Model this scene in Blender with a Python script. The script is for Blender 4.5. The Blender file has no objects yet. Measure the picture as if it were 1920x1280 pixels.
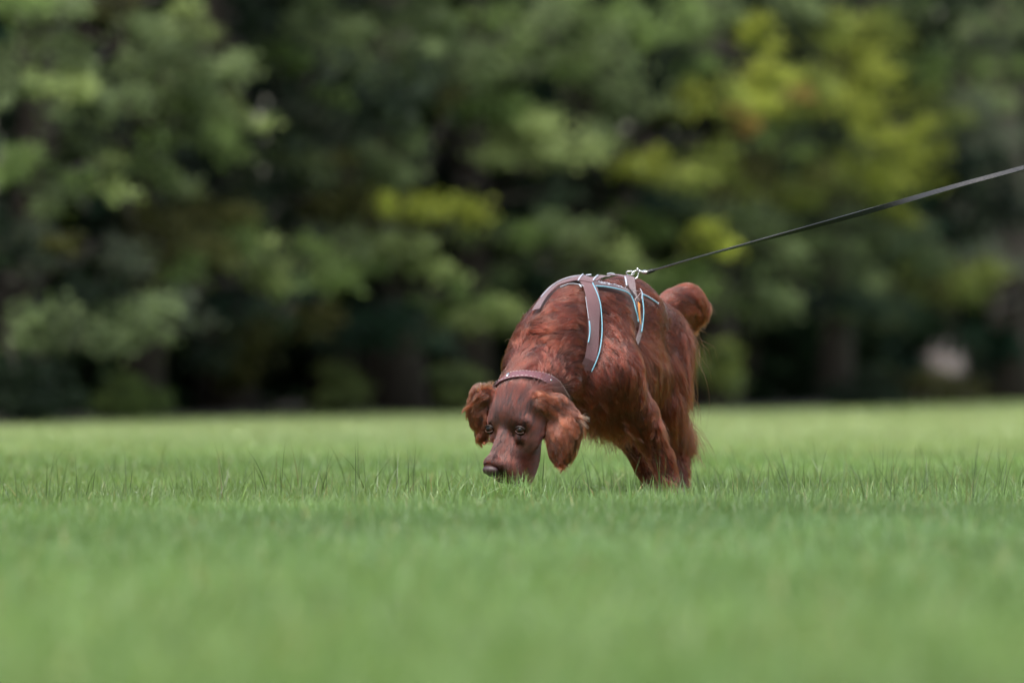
import bpy, math, random
import numpy as np
from mathutils import Vector, Matrix, kdtree

rng = np.random.default_rng(7)
random.seed(7)
SC = bpy.context.scene
COL = SC.collection

# ------------------------------------------------------------------ camera
CAM_D = 16.7          # metres from the lens to the dog's withers
CAM_H = 0.384
FPX = 10667.0         # focal length in photograph pixels (200 mm on 36 mm)
cam_d = bpy.data.cameras.new('camera')
cam = bpy.data.objects.new('camera', cam_d); COL.objects.link(cam)
cam.location = (0, -CAM_D, CAM_H)
cam.rotation_euler = (math.radians(90) + math.atan(60 / FPX), 0, 0)
cam_d.lens = 200; cam_d.sensor_width = 36
cam_d.clip_start = 0.1; cam_d.clip_end = 1000
cam_d.dof.use_dof = True
cam_d.dof.focus_distance = 16.35
cam_d.dof.aperture_fstop = 2.25
SC.camera = cam

# ------------------------------------------------------------------ light
SUN_EL, SUN_AZ = math.radians(62), math.radians(205)      # azimuth of the sun measured from +Y towards +X
w = bpy.data.worlds.new('World'); SC.world = w; w.use_nodes = True
nt = w.node_tree; nt.nodes.clear()
sky = nt.nodes.new('ShaderNodeTexSky'); sky.sky_type = 'NISHITA'; sky.sun_disc = False
sky.sun_elevation = SUN_EL; sky.sun_rotation = SUN_AZ
sky.air_density = 1.6; sky.dust_density = 5.0; sky.ozone_density = 1.0
hs = nt.nodes.new('ShaderNodeHueSaturation'); hs.inputs['Saturation'].default_value = 0.65
bg = nt.nodes.new('ShaderNodeBackground'); bg.inputs['Strength'].default_value = 0.13
wo = nt.nodes.new('ShaderNodeOutputWorld')
nt.links.new(sky.outputs[0], hs.inputs['Color']); nt.links.new(hs.outputs[0], bg.inputs['Color'])
nt.links.new(bg.outputs[0], wo.inputs['Surface'])
sd = bpy.data.lights.new('sun', 'SUN'); sd.energy = 1.1; sd.angle = math.radians(30); sd.color = (1.0, 0.96, 0.9)
sun = bpy.data.objects.new('sun', sd); COL.objects.link(sun)
sdir = Vector((math.sin(SUN_AZ) * math.cos(SUN_EL), math.cos(SUN_AZ) * math.cos(SUN_EL), math.sin(SUN_EL)))
sun.rotation_euler = sdir.to_track_quat('Z', 'Y').to_euler(); sun.location = sdir * 30
SC.view_settings.view_transform = 'Standard'; SC.view_settings.look = 'None'
SC.view_settings.exposure = 1.25; SC.view_settings.gamma = 1.0
SC.view_settings.use_curve_mapping = False
cy = SC.cycles
cy.max_bounces = 8; cy.diffuse_bounces = 3; cy.glossy_bounces = 3; cy.transmission_bounces = 6; cy.transparent_max_bounces = 8
cy.use_adaptive_sampling = False
cy.use_denoising = True; cy.denoising_prefilter = 'ACCURATE'
cy.sample_clamp_indirect = 4

# ------------------------------------------------------------------ helpers
def P(px, py, y=0.0):
    """photograph pixel at world depth y -> world point"""
    d = CAM_D + y
    return np.array([(px - 960) / FPX * d, y, CAM_H + (700 - py) / FPX * d])

def tag(o, label=None, cat=None, group=None, kind=None):
    if label: o['label'] = label
    if cat: o['category'] = cat
    if group: o['group'] = group
    if kind: o['kind'] = kind
    return o

def link(o, parent=None):
    COL.objects.link(o)
    if parent is not None:
        o.parent = parent
        o.matrix_parent_inverse = Matrix.Translation(-parent.location)
    return o

def empty(name, loc):
    o = bpy.data.objects.new(name, None); o.location = loc; o.empty_display_size = .1
    COL.objects.link(o); return o

def npmesh(name, verts, faces, mat, parent=None, smooth=False, attrs=None, fsize=None):
    """faces: (n,k) int array, or list of such arrays"""
    if not isinstance(faces, (list, tuple)): faces = [faces]
    faces = [np.asarray(f, np.int32) for f in faces if len(f)]
    me = bpy.data.meshes.new(name)
    v = np.asarray(verts, np.float32)
    me.vertices.add(len(v)); me.vertices.foreach_set('co', v.ravel())
    loops = np.concatenate([f.ravel() for f in faces])
    sizes = np.concatenate([np.full(len(f), f.shape[1], np.int32) for f in faces])
    starts = np.concatenate([[0], np.cumsum(sizes)[:-1]]).astype(np.int32)
    me.loops.add(len(loops)); me.loops.foreach_set('vertex_index', loops.astype(np.int32))
    me.polygons.add(len(sizes)); me.polygons.foreach_set('loop_start', starts)
    try: me.polygons.foreach_set('loop_total', sizes)
    except Exception: pass
    me.update(calc_edges=True)
    me.polygons.foreach_set('use_smooth', np.full(len(sizes), smooth, bool))
    for k, (typ, arr) in (attrs or {}).items():
        a = me.attributes.new(k, typ, 'POINT')
        arr = np.asarray(arr, np.float32)
        if typ == 'FLOAT_COLOR': a.data.foreach_set('color', arr.ravel())
        elif typ == 'FLOAT_VECTOR': a.data.foreach_set('vector', arr.ravel())
        else: a.data.foreach_set('value', arr.ravel())
    me.materials.append(mat)
    o = bpy.data.objects.new(name, me)
    return link(o, parent)

def noise3(p, scale, seed=0, oct=2):
    """cheap smooth vector-free noise in about [-1,1], sum of sines"""
    r = np.random.default_rng(seed); out = np.zeros(len(p)); amp = 1; tot = 0
    for o in range(oct):
        for k in range(4):
            d = r.normal(size=3); d /= np.linalg.norm(d)
            f = scale * (2 ** o) * r.uniform(.7, 1.4)
            out += amp * np.sin(p @ d * f + r.uniform(0, 6.28)); tot += amp
        amp *= .5
    return out / tot * 1.8

def tube(pts, rad, n=8, close_tip=True):
    pts = np.asarray(pts, float); rad = np.broadcast_to(rad, (len(pts),))
    tan = np.gradient(pts, axis=0); tan /= np.linalg.norm(tan, axis=1)[:, None] + 1e-9
    ref = np.array([0, 0, 1.]) if abs(tan[0][2]) < .9 else np.array([1., 0, 0])
    V = []; 
    for i in range(len(pts)):
        a = np.cross(tan[i], ref); a /= np.linalg.norm(a) + 1e-9
        b = np.cross(tan[i], a)
        for k in range(n):
            t = 2 * math.pi * k / n
            V.append(pts[i] + rad[i] * (math.cos(t) * a + math.sin(t) * b))
    F = []
    for i in range(len(pts) - 1):
        for k in range(n):
            F.append((i * n + k, i * n + (k + 1) % n, (i + 1) * n + (k + 1) % n, (i + 1) * n + k))
    V.append(pts[0]); V.append(pts[-1]); T = []
    a0, a1 = len(V) - 2, len(V) - 1
    for k in range(n):
        T.append((a0, (k + 1) % n, k)); T.append((a1, (len(pts) - 1) * n + k, (len(pts) - 1) * n + (k + 1) % n))
    return np.array(V), np.array(F), np.array(T)

def join(parts):
    """list of (V,F4,F3) -> V,[F4,F3]"""
    V = []; F4 = []; F3 = []; n = 0
    for v, f4, f3 in parts:
        V.append(v)
        if len(f4): F4.append(np.asarray(f4) + n)
        if len(f3): F3.append(np.asarray(f3) + n)
        n += len(v)
    out = []
    if F4: out.append(np.concatenate(F4))
    if F3: out.append(np.concatenate(F3))
    return np.concatenate(V), out

def mat_new(name):
    m = bpy.data.materials.new(name); m.use_nodes = True
    t = m.node_tree; t.nodes.clear()
    out = t.nodes.new('ShaderNodeOutputMaterial')
    return m, t, out

def N(t, kind, **inp):
    n = t.nodes.new(kind)
    for k, v in inp.items():
        k2 = k.replace('_', ' ')
        if k2 in n.inputs: n.inputs[k2].default_value = v
        else: setattr(n, k, v)
    return n

def simple_mat(name, col, rough=.6, metal=0.0, noise_scale=60, noise_amt=.25, bump=.0, bump_scale=300, spec=.5, sheen=0.0):
    m, t, out = mat_new(name)
    b = N(t, 'ShaderNodeBsdfPrincipled', Roughness=rough, Metallic=metal)
    b.inputs['Specular IOR Level'].default_value = spec
    b.inputs['Sheen Weight'].default_value = sheen
    tc = t.nodes.new('ShaderNodeTexCoord')
    nz = N(t, 'ShaderNodeTexNoise', Scale=noise_scale, Detail=4.0)
    mr = N(t, 'ShaderNodeMapRange'); mr.inputs['To Min'].default_value = 1 - noise_amt; mr.inputs['To Max'].default_value = 1 + noise_amt
    t.links.new(tc.outputs['Object'], nz.inputs['Vector']); t.links.new(nz.outputs['Fac'], mr.inputs['Value'])
    hv = N(t, 'ShaderNodeHueSaturation'); hv.inputs['Color'].default_value = (*col, 1)
    t.links.new(mr.outputs[0], hv.inputs['Value']); t.links.new(hv.outputs[0], b.inputs['Base Color'])
    if bump:
        n2 = N(t, 'ShaderNodeTexNoise', Scale=bump_scale, Detail=3.0)
        t.links.new(tc.outputs['Object'], n2.inputs['Vector'])
        bp = N(t, 'ShaderNodeBump', Strength=bump, Distance=.002)
        t.links.new(n2.outputs['Fac'], bp.inputs['Height']); t.links.new(bp.outputs[0], b.inputs['Normal'])
    t.links.new(b.outputs[0], out.inputs['Surface'])
    return m

def leaf_mat(name, rough=.45, trans=.35, hue=(1, 1, 1), spec=.4, tgain=(1.3, 1.25, .5)):
    """surface colour comes from the per-point attribute 'leafcol'; part of the light passes through the blade"""
    m, t, out = mat_new(name)
    at = t.nodes.new('ShaderNodeAttribute'); at.attribute_name = 'leafcol'
    b = N(t, 'ShaderNodeBsdfPrincipled', Roughness=rough); b.inputs['Specular IOR Level'].default_value = spec
    tr = t.nodes.new('ShaderNodeBsdfTranslucent')
    mm = N(t, 'ShaderNodeMix', data_type='RGBA', blend_type='MULTIPLY'); mm.inputs[0].default_value = 1
    mm.inputs[7].default_value = (*tgain, 1)
    t.links.new(at.outputs['Color'], mm.inputs[6]); t.links.new(mm.outputs[2], tr.inputs['Color'])
    t.links.new(at.outputs['Color'], b.inputs['Base Color'])
    mx = N(t, 'ShaderNodeMixShader'); mx.inputs[0].default_value = trans
    t.links.new(b.outputs[0], mx.inputs[1]); t.links.new(tr.outputs[0], mx.inputs[2]); t.links.new(mx.outputs[0], out.inputs['Surface'])
    return m

# ------------------------------------------------------------------ ground
def edge_dist(px):                      # distance from the camera at which the meadow ends, per photo column
    return (CAM_H - .085) * FPX / (87 - 31 * np.clip(px / 1500, -.6, 1.4) - 4 * np.sin(px / 300.))

def edge_y(x):                          # same edge as y for a world x (fixed point)
    x = np.asarray(x, float); d = np.full(x.shape, 55.)
    for _ in range(12):
        d = .5 * d + .5 * edge_dist(960 + x / d * FPX)
    return d - CAM_D

def ground_mat():
    m, t, out = mat_new('meadow soil and turf')
    b = N(t, 'ShaderNodeBsdfPrincipled', Roughness=.95)
    tc = t.nodes.new('ShaderNodeTexCoord')
    n1 = N(t, 'ShaderNodeTexNoise', Scale=.8, Detail=5.0); n2 = N(t, 'ShaderNodeTexNoise', Scale=40., Detail=4.0)
    cr = t.nodes.new('ShaderNodeValToRGB')
    cr.color_ramp.elements[0].position = .3; cr.color_ramp.elements[0].color = (.05, .075, .022, 1)
    cr.color_ramp.elements[1].position = .7; cr.color_ramp.elements[1].color = (.085, .13, .035, 1)
    t.links.new(tc.outputs['Object'], n1.inputs['Vector']); t.links.new(tc.outputs['Object'], n2.inputs['Vector'])
    ad = N(t, 'ShaderNodeMath', operation='ADD'); sc_ = N(t, 'ShaderNodeMath', operation='MULTIPLY'); sc_.inputs[1].default_value = .5
    t.links.new(n1.outputs['Fac'], ad.inputs[0]); t.links.new(n2.outputs['Fac'], ad.inputs[1]); t.links.new(ad.outputs[0], sc_.inputs[0])
    t.links.new(sc_.outputs[0], cr.inputs['Fac']); t.links.new(cr.outputs['Color'], b.inputs['Base Color'])
    bp = N(t, 'ShaderNodeBump', Strength=.6, Distance=.02); t.links.new(n2.outputs['Fac'], bp.inputs['Height'])
    t.links.new(bp.outputs[0], b.inputs['Normal']); t.links.new(b.outputs[0], out.inputs['Surface'])
    return m

def build_ground():
    gx = np.linspace(-260, 260, 80); gy = np.concatenate([np.linspace(-120, -20, 12)[:-1], np.linspace(-20, 70, 60)[:-1], np.linspace(70, 420, 25)])
    X, Y = np.meshgrid(gx, gy, indexing='ij'); n, mth = X.shape
    V = np.stack([X, Y, np.zeros_like(X)], -1).reshape(-1, 3)
    I = np.arange(n * mth).reshape(n, mth)
    F = np.stack([I[:-1, :-1], I[1:, :-1], I[1:, 1:], I[:-1, 1:]], -1).reshape(-1, 4)
    o = npmesh('ground', V, F, ground_mat()); tag(o, kind='structure')
    # dark leaf litter floor of the wood, starts along the wavy meadow edge
    xs = np.linspace(-40, 40, 120); e = edge_y(xs) + .25 * np.sin(xs * 3.1) + .15 * np.sin(xs * 7.7)
    V = []; 
    for k, dy in enumerate([0, .5, 1.5, 4, 10, 25, 60]):
        for i, x in enumerate(xs): V.append((x, e[i] + dy, .004 + (.05 * (1 + math.sin(x * 1.3 + k * 2)) if k in (2, 3, 4, 5) else 0)))
    I = np.arange(7 * len(xs)).reshape(7, -1)
    F = np.stack([I[:-1, :-1], I[:-1, 1:], I[1:, 1:], I[1:, :-1]], -1).reshape(-1, 4)
    o = npmesh('forest_floor', V, F, simple_mat('leaf litter', (.028, .022, .014), .95, noise_scale=6, noise_amt=.6, bump=.8, bump_scale=20), smooth=True)
    tag(o, kind='structure')
build_ground()

# ------------------------------------------------------------------ grass
def blades(x, y, h, wid, lean, seg, base_rgb, tint):
    """vectorised curved blades; returns V, faces, colour"""
    n = len(x); az = rng.uniform(0, 2 * np.pi, n)
    la = rng.uniform(0, 2 * np.pi, n)
    L = np.stack([np.cos(la), np.sin(la)], -1) * lean[:, None]
    side = np.stack([np.cos(az), np.sin(az)], -1)
    rows = []; cols = []
    ts = np.linspace(0, 1, seg + 1)
    for k, t in enumerate(ts):
        c = np.stack([x + L[:, 0] * h * t ** 1.8, y + L[:, 1] * h * t ** 1.8, h * t * (1 - .28 * np.minimum(lean, 1.6) * t)], -1)
        wd = wid * (1 - t ** 1.6) * .5
        col = base_rgb * (0.62 + .38 * min(1, t * 1.6)) if False else base_rgb
        if k < seg:
            a = c.copy(); a[:, :2] -= side * wd[:, None]; b = c.copy(); b[:, :2] += side * wd[:, None]
            rows += [a, b]; cols += [col, col]
        else:
            rows.append(c); cols.append(col)
    V = np.stack(rows, 1); C = np.stack(cols, 1); m = V.shape[1]
    base = (np.arange(n) * m)[:, None]
    F4 = np.concatenate([base + np.array([[2 * k, 2 * k + 1, 2 * k + 3, 2 * k + 2]]) for k in range(seg - 1)]) if seg > 1 else np.zeros((0, 4), int)
    F3 = base + np.array([[2 * (seg - 1), 2 * (seg - 1) + 1, 2 * seg]])
    return V.reshape(-1, 3), F4, F3, C.reshape(-1, 3)

def grass_colour(x, y, n):
    p = np.stack([x, y, np.zeros(n)], -1)
    f = noise3(p, 1.5, 11, 3)[:, None]; g = noise3(p, 7, 12, 2)[:, None]
    a = np.array([.114, .212, .054]); b = np.array([.200, .305, .098]); blue = np.array([.150, .235, .120])
    t = np.clip(.5 + .32 * f + .22 * g + rng.normal(0, .22, (n, 1)), 0, 1.3)
    c = a * (1 - t) + b * t
    m = np.clip(rng.uniform(-1.2, 1, (n, 1)) + .4 * g, 0, 1) * .7
    c = c * (1 - m) + blue * m
    pf = noise3(p, .55, 14, 2)[:, None]                                   # broad patches of bluer and yellower sward
    c = c * (1 + .13 * pf * np.array([.8, .4, -.4])) * (1 + .14 * noise3(p, 1.1, 15, 2)[:, None]) * (1 + .12 * noise3(p, 3.5, 16, 2)[:, None])
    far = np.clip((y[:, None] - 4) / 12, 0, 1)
    c = c * (1 - far) + (c * .55 + np.array([.28, .32, .165]) * .82) * far        # paler far off: grazing sky gloss put into the blade colour
    dry = (rng.random((n, 1)) < .035)
    c = np.where(dry, np.array([.30, .27, .12]), c)
    return c * rng.uniform(.75, 1.2, (n, 1))

def zone(d0, d1, dens, margin, h0, wid, seg, ymax=None):
    """blades between camera distances d0..d1"""
    n = int((.18 * (d0 + d1) / 2 + 2 * margin) * (d1 - d0) * dens)
    d = np.sqrt(rng.uniform(d0 * d0, d1 * d1, n)) if margin < .5 else rng.uniform(d0, d1, n)
    x = rng.uniform(-1, 1, n) * (.09 * d + margin); y = d - CAM_D
    keep = y < edge_y(x) + .3 * np.sin(x * 5) - .1 if d1 > 40 else np.ones(n, bool)
    x, y = x[keep], y[keep]; n = len(x)
    p = np.stack([x, y, np.zeros(n)], -1)
    tuft = noise3(p, 9, 21, 3); big = noise3(p, 2.0, 22, 2)
    h = h0 * np.clip(1 + .30 * tuft + .15 * big + rng.normal(0, .22, n), .35, 2.2)
    lean = np.abs(rng.normal(.45, .35, n))
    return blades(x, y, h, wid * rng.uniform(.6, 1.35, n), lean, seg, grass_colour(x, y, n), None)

def build_grass():
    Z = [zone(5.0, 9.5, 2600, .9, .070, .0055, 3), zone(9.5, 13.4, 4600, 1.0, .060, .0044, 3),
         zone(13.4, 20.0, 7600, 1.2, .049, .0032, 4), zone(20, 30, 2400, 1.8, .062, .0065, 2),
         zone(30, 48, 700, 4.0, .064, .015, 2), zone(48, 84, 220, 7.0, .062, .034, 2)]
    # taller single stalks poking above the sward near the focal plane, denser to the right
    for n, d0, d1, ha, hb, wa, wb, dark in ((1250, 14.9, 18.5, .11, .20, .0024, .0042, .48), (8000, 14.0, 19.5, .075, .125, .0018, .0032, .72), (1500, 14.0, 18.5, .07, .11, .0030, .0048, 1.25)):
        d = rng.uniform(d0, d1, n); x = rng.uniform(-1, 1, n) * (.09 * d + .6)
        pp = np.stack([x, d, d * 0], -1)
        k = rng.random(n) < np.clip(.45 + .25 * x + .5 * noise3(pp, 6, 61, 2), .04, 1)
        k &= ~((np.abs(x - .05) < .35) & (d < 16.3) & (d > 15.0) & (rng.random(n) < .75))
        x, d = x[k], d[k]; n = len(x)
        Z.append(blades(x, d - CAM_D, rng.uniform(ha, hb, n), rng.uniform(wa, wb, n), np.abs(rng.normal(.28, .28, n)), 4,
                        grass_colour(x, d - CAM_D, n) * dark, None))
    # a few deliberate blades standing before the muzzle and the paws
    n = 760; x = np.concatenate([rng.normal(-.02, .10, 560), rng.normal(.45, .12, 200)]); y = np.concatenate([rng.uniform(-.85, -.52, 560), rng.uniform(-.30, .06, 200)])
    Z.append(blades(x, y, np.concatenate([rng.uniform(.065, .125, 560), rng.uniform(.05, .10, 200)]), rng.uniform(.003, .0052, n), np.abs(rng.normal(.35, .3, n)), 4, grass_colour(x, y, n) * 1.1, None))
    nv = 0; Vs = []; Q = []; T = []; Cs = []
    for V, F4, F3, C in Z:
        Vs.append(V); Q.append(F4 + nv); T.append(F3 + nv); Cs.append(C); nv += len(V)
    C = np.concatenate(Cs); C = np.concatenate([C, np.ones((len(C), 1))], 1)
    o = npmesh('grass', np.concatenate(Vs), [np.concatenate(Q), np.concatenate(T)], leaf_mat('grass blade', .34, .34, spec=.5, tgain=(1.25, 1.2, .55)),
               attrs={'leafcol': ('FLOAT_COLOR', C)})
    tag(o, 'short mown green lawn grass with taller single blades', 'grass', kind='stuff')
build_grass()

def build_dew():
    n = 1500; d = rng.uniform(14.2, 19, n); x = rng.uniform(-1, 1, n) * (.09 * d + .5); z = rng.uniform(.02, .075, n); r = rng.uniform(.0005, .0012, n)
    base = np.array([(1, 0, 0), (-1, 0, 0), (0, 1, 0), (0, -1, 0), (0, 0, 1), (0, 0, -1)], float)
    c = np.stack([x, d - CAM_D, z], -1); V = (c[:, None] + base[None] * r[:, None, None]).reshape(-1, 3)
    f = np.array([(0, 2, 4), (2, 1, 4), (1, 3, 4), (3, 0, 4), (2, 0, 5), (1, 2, 5), (3, 1, 5), (0, 3, 5)])
    F = (np.arange(n)[:, None, None] * 6 + f[None]).reshape(-1, 3)
    m, t, out = mat_new('dew'); b = N(t, 'ShaderNodeBsdfPrincipled', Roughness=.12); b.inputs['Base Color'].default_value = (.8, .85, .85, 1)
    b.inputs['Transmission Weight'].default_value = .5; b.inputs['IOR'].default_value = 1.33; t.links.new(b.outputs[0], out.inputs['Surface'])
    o = npmesh('dew', V, F, m, smooth=True); tag(o, 'tiny dew drops glinting on the grass', 'dew', kind='stuff')
build_dew()

# ------------------------------------------------------------------ trees
BARK = simple_mat('dark bark', (.045, .036, .028), .9, noise_scale=9, noise_amt=.5, bump=1.0, bump_scale=30)
LEAF = leaf_mat('leaf', .6, .28, spec=.15)
PAL = {  # leaf colours; shade of the wood painted into D, stronger light into B
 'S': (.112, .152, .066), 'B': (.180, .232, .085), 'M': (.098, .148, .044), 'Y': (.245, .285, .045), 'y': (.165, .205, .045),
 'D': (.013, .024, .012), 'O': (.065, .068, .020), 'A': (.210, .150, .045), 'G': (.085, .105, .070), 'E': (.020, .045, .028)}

def leaves(cent, rad, n, col, size, tilt=0.0, seed=0, droop=.25, jit=.50):
    """leaf rhombs of many small sprays inside a flattened blob"""
    r = np.random.default_rng(seed)
    ns = max(3, int(n / 55))
    d = r.normal(size=(ns, 3)); d /= np.linalg.norm(d, axis=1)[:, None]
    sp = d * (r.random((ns, 1)) ** .45) * (1 + .30 * np.abs(r.normal(size=(ns, 1)))) * np.asarray(rad)
    sp[:, 2] += sp[:, 0] * tilt - droop * (np.abs(sp[:, 0]) / rad[0]) ** 2 * rad[2]
    k = r.integers(0, ns, n); srad = .16 * min(rad[0], .8) + .04
    off = r.normal(size=(n, 3)) * np.array([srad, srad, srad * .62])
    off[:, 2] -= (off[:, 0] ** 2 + off[:, 1] ** 2) * .7
    c = np.asarray(cent) + sp[k] + off
    nor = r.normal(size=(n, 3)) * .6 + np.array([0, -.65, .8]); nor /= np.linalg.norm(nor, axis=1)[:, None]
    t = np.cross(nor, r.normal(size=(n, 3))); t /= np.linalg.norm(t, axis=1)[:, None]
    b = np.cross(nor, t); s = (size * r.uniform(.7, 1.3, n))[:, None]
    V = np.stack([c - t * s * .5, c + b * s * .3 + nor * s * .05, c + t * s * .5, c - b * s * .3 + nor * s * .05], 1)
    cc = np.asarray(col) * 1.02 * r.uniform(1 - jit, 1 + jit, (ns, 1))[k] * r.uniform(.85, 1.15, (n, 1))
    return V.reshape(-1, 3), np.repeat(cc, 4, axis=0)

class Crown:
    def __init__(s): s.V = []; s.C = []; s.cent = []
    def add(s, cent, rad, n, col, size, tilt=0., seed=0, **k):
        v, c = leaves(cent, rad, n, col, size, tilt, seed, **k); s.V.append(v); s.C.append(c); s.cent.append(np.asarray(cent, float))
    def build(s, parent, name='crown', mat=None):
        V = np.concatenate(s.V); C = np.concatenate(s.C); C = np.concatenate([C, np.ones((len(C), 1))], 1)
        F = np.arange(len(V)).reshape(-1, 4)
        return npmesh(name, V, F, mat or LEAF, parent, attrs={'leafcol': ('FLOAT_COLOR', C)})

def bent(a, b, k, sag, seed):
    r = np.random.default_rng(seed); t = np.linspace(0, 1, k)[:, None]
    p = a * (1 - t) + b * t; p[:, 2] += sag * np.sin(np.pi * t[:, 0]); L = np.linalg.norm(b - a)
    p[1:-1] += r.normal(size=(k - 2, 3)) * .03 * L; return p

def tree(name, label, px, dist_extra, tr, clusters, height=9.0, filler='D', lean=0.0, width=3.2, nfill=26, seed=0, low=.9, trunk_top=None, group=None):
    """trunk + limbs in one mesh, crown of leaf sprays in another. clusters: (px,py,r_px,flat,type,depth)"""
    r = np.random.default_rng(seed + 100)
    D = float(edge_dist(px)) + dist_extra; y0 = D - CAM_D; x0 = (px - 960) / FPX * D
    root = empty(name, (x0, y0, 0)); tag(root, label, 'tree', group or 'trees along the edge of the wood')
    parts = []
    zs = np.linspace(0, height * .85, 9)
    tp = np.stack([x0 + lean * zs + r.normal(0, .06, 9) * (zs > 0), y0 + r.normal(0, .06, 9) * (zs > 0), zs], -1)
    rad = tr * (1 - .8 * zs / height); rad[0] = tr * 1.45
    parts.append(tube(tp, rad, 10))
    cr = Crown(); k = 0
    for c in clusters:
        cpx, cpy, rp, flat, typ = c[:5]; dz = c[5] if len(c) > 5 else 0.0; tilt = c[6] if len(c) > 6 else 0.0
        y = float(edge_dist(cpx)) - CAM_D - 1.0 + dz
        q = P(cpx, cpy, y); m = (CAM_D + y) / FPX; R = rp * m
        ax = R; az = R * flat
        n = int(1900 * ax * az * 3.14 / (.07 / .07) ** 2) + 60
        az = min(az * 1.05, ax * 1.2)
        cr.add(q, (ax, max(ax, .35) * 1.0, az), min(n, 5200), PAL[typ], .066, tilt, seed * 97 + k); k += 1
        if r.random() < .7:
            zt = max(.8, min(q[2] - .5 * r.random() * 1.5, height * .7)); a = np.array([np.interp(zt, zs, tp[:, 0]), np.interp(zt, zs, tp[:, 1]), zt])
            parts.append(tube(bent(a, q, 6, .15, k + seed * 31), np.linspace(tr * .22, .012, 6), 5))
    # inner darker foliage and the part of the crown above the picture
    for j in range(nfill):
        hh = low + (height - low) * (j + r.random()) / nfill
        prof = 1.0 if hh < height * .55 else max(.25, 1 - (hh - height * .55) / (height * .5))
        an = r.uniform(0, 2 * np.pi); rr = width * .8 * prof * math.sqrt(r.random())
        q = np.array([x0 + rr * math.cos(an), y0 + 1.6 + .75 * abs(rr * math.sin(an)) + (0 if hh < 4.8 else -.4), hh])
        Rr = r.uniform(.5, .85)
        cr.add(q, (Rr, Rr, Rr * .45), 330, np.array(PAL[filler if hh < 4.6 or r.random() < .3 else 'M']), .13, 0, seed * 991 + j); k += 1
        if j % 2 == 0:
            zt = max(low * .6, hh - .8); a = np.array([np.interp(zt, zs, tp[:, 0]), np.interp(zt, zs, tp[:, 1]), zt])
            parts.append(tube(bent(a, q, 5, .2, j + seed * 57), np.linspace(tr * .25, .015, 5), 5))
    V, F = join(parts)
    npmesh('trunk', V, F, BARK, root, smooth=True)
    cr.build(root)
    return root

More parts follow.
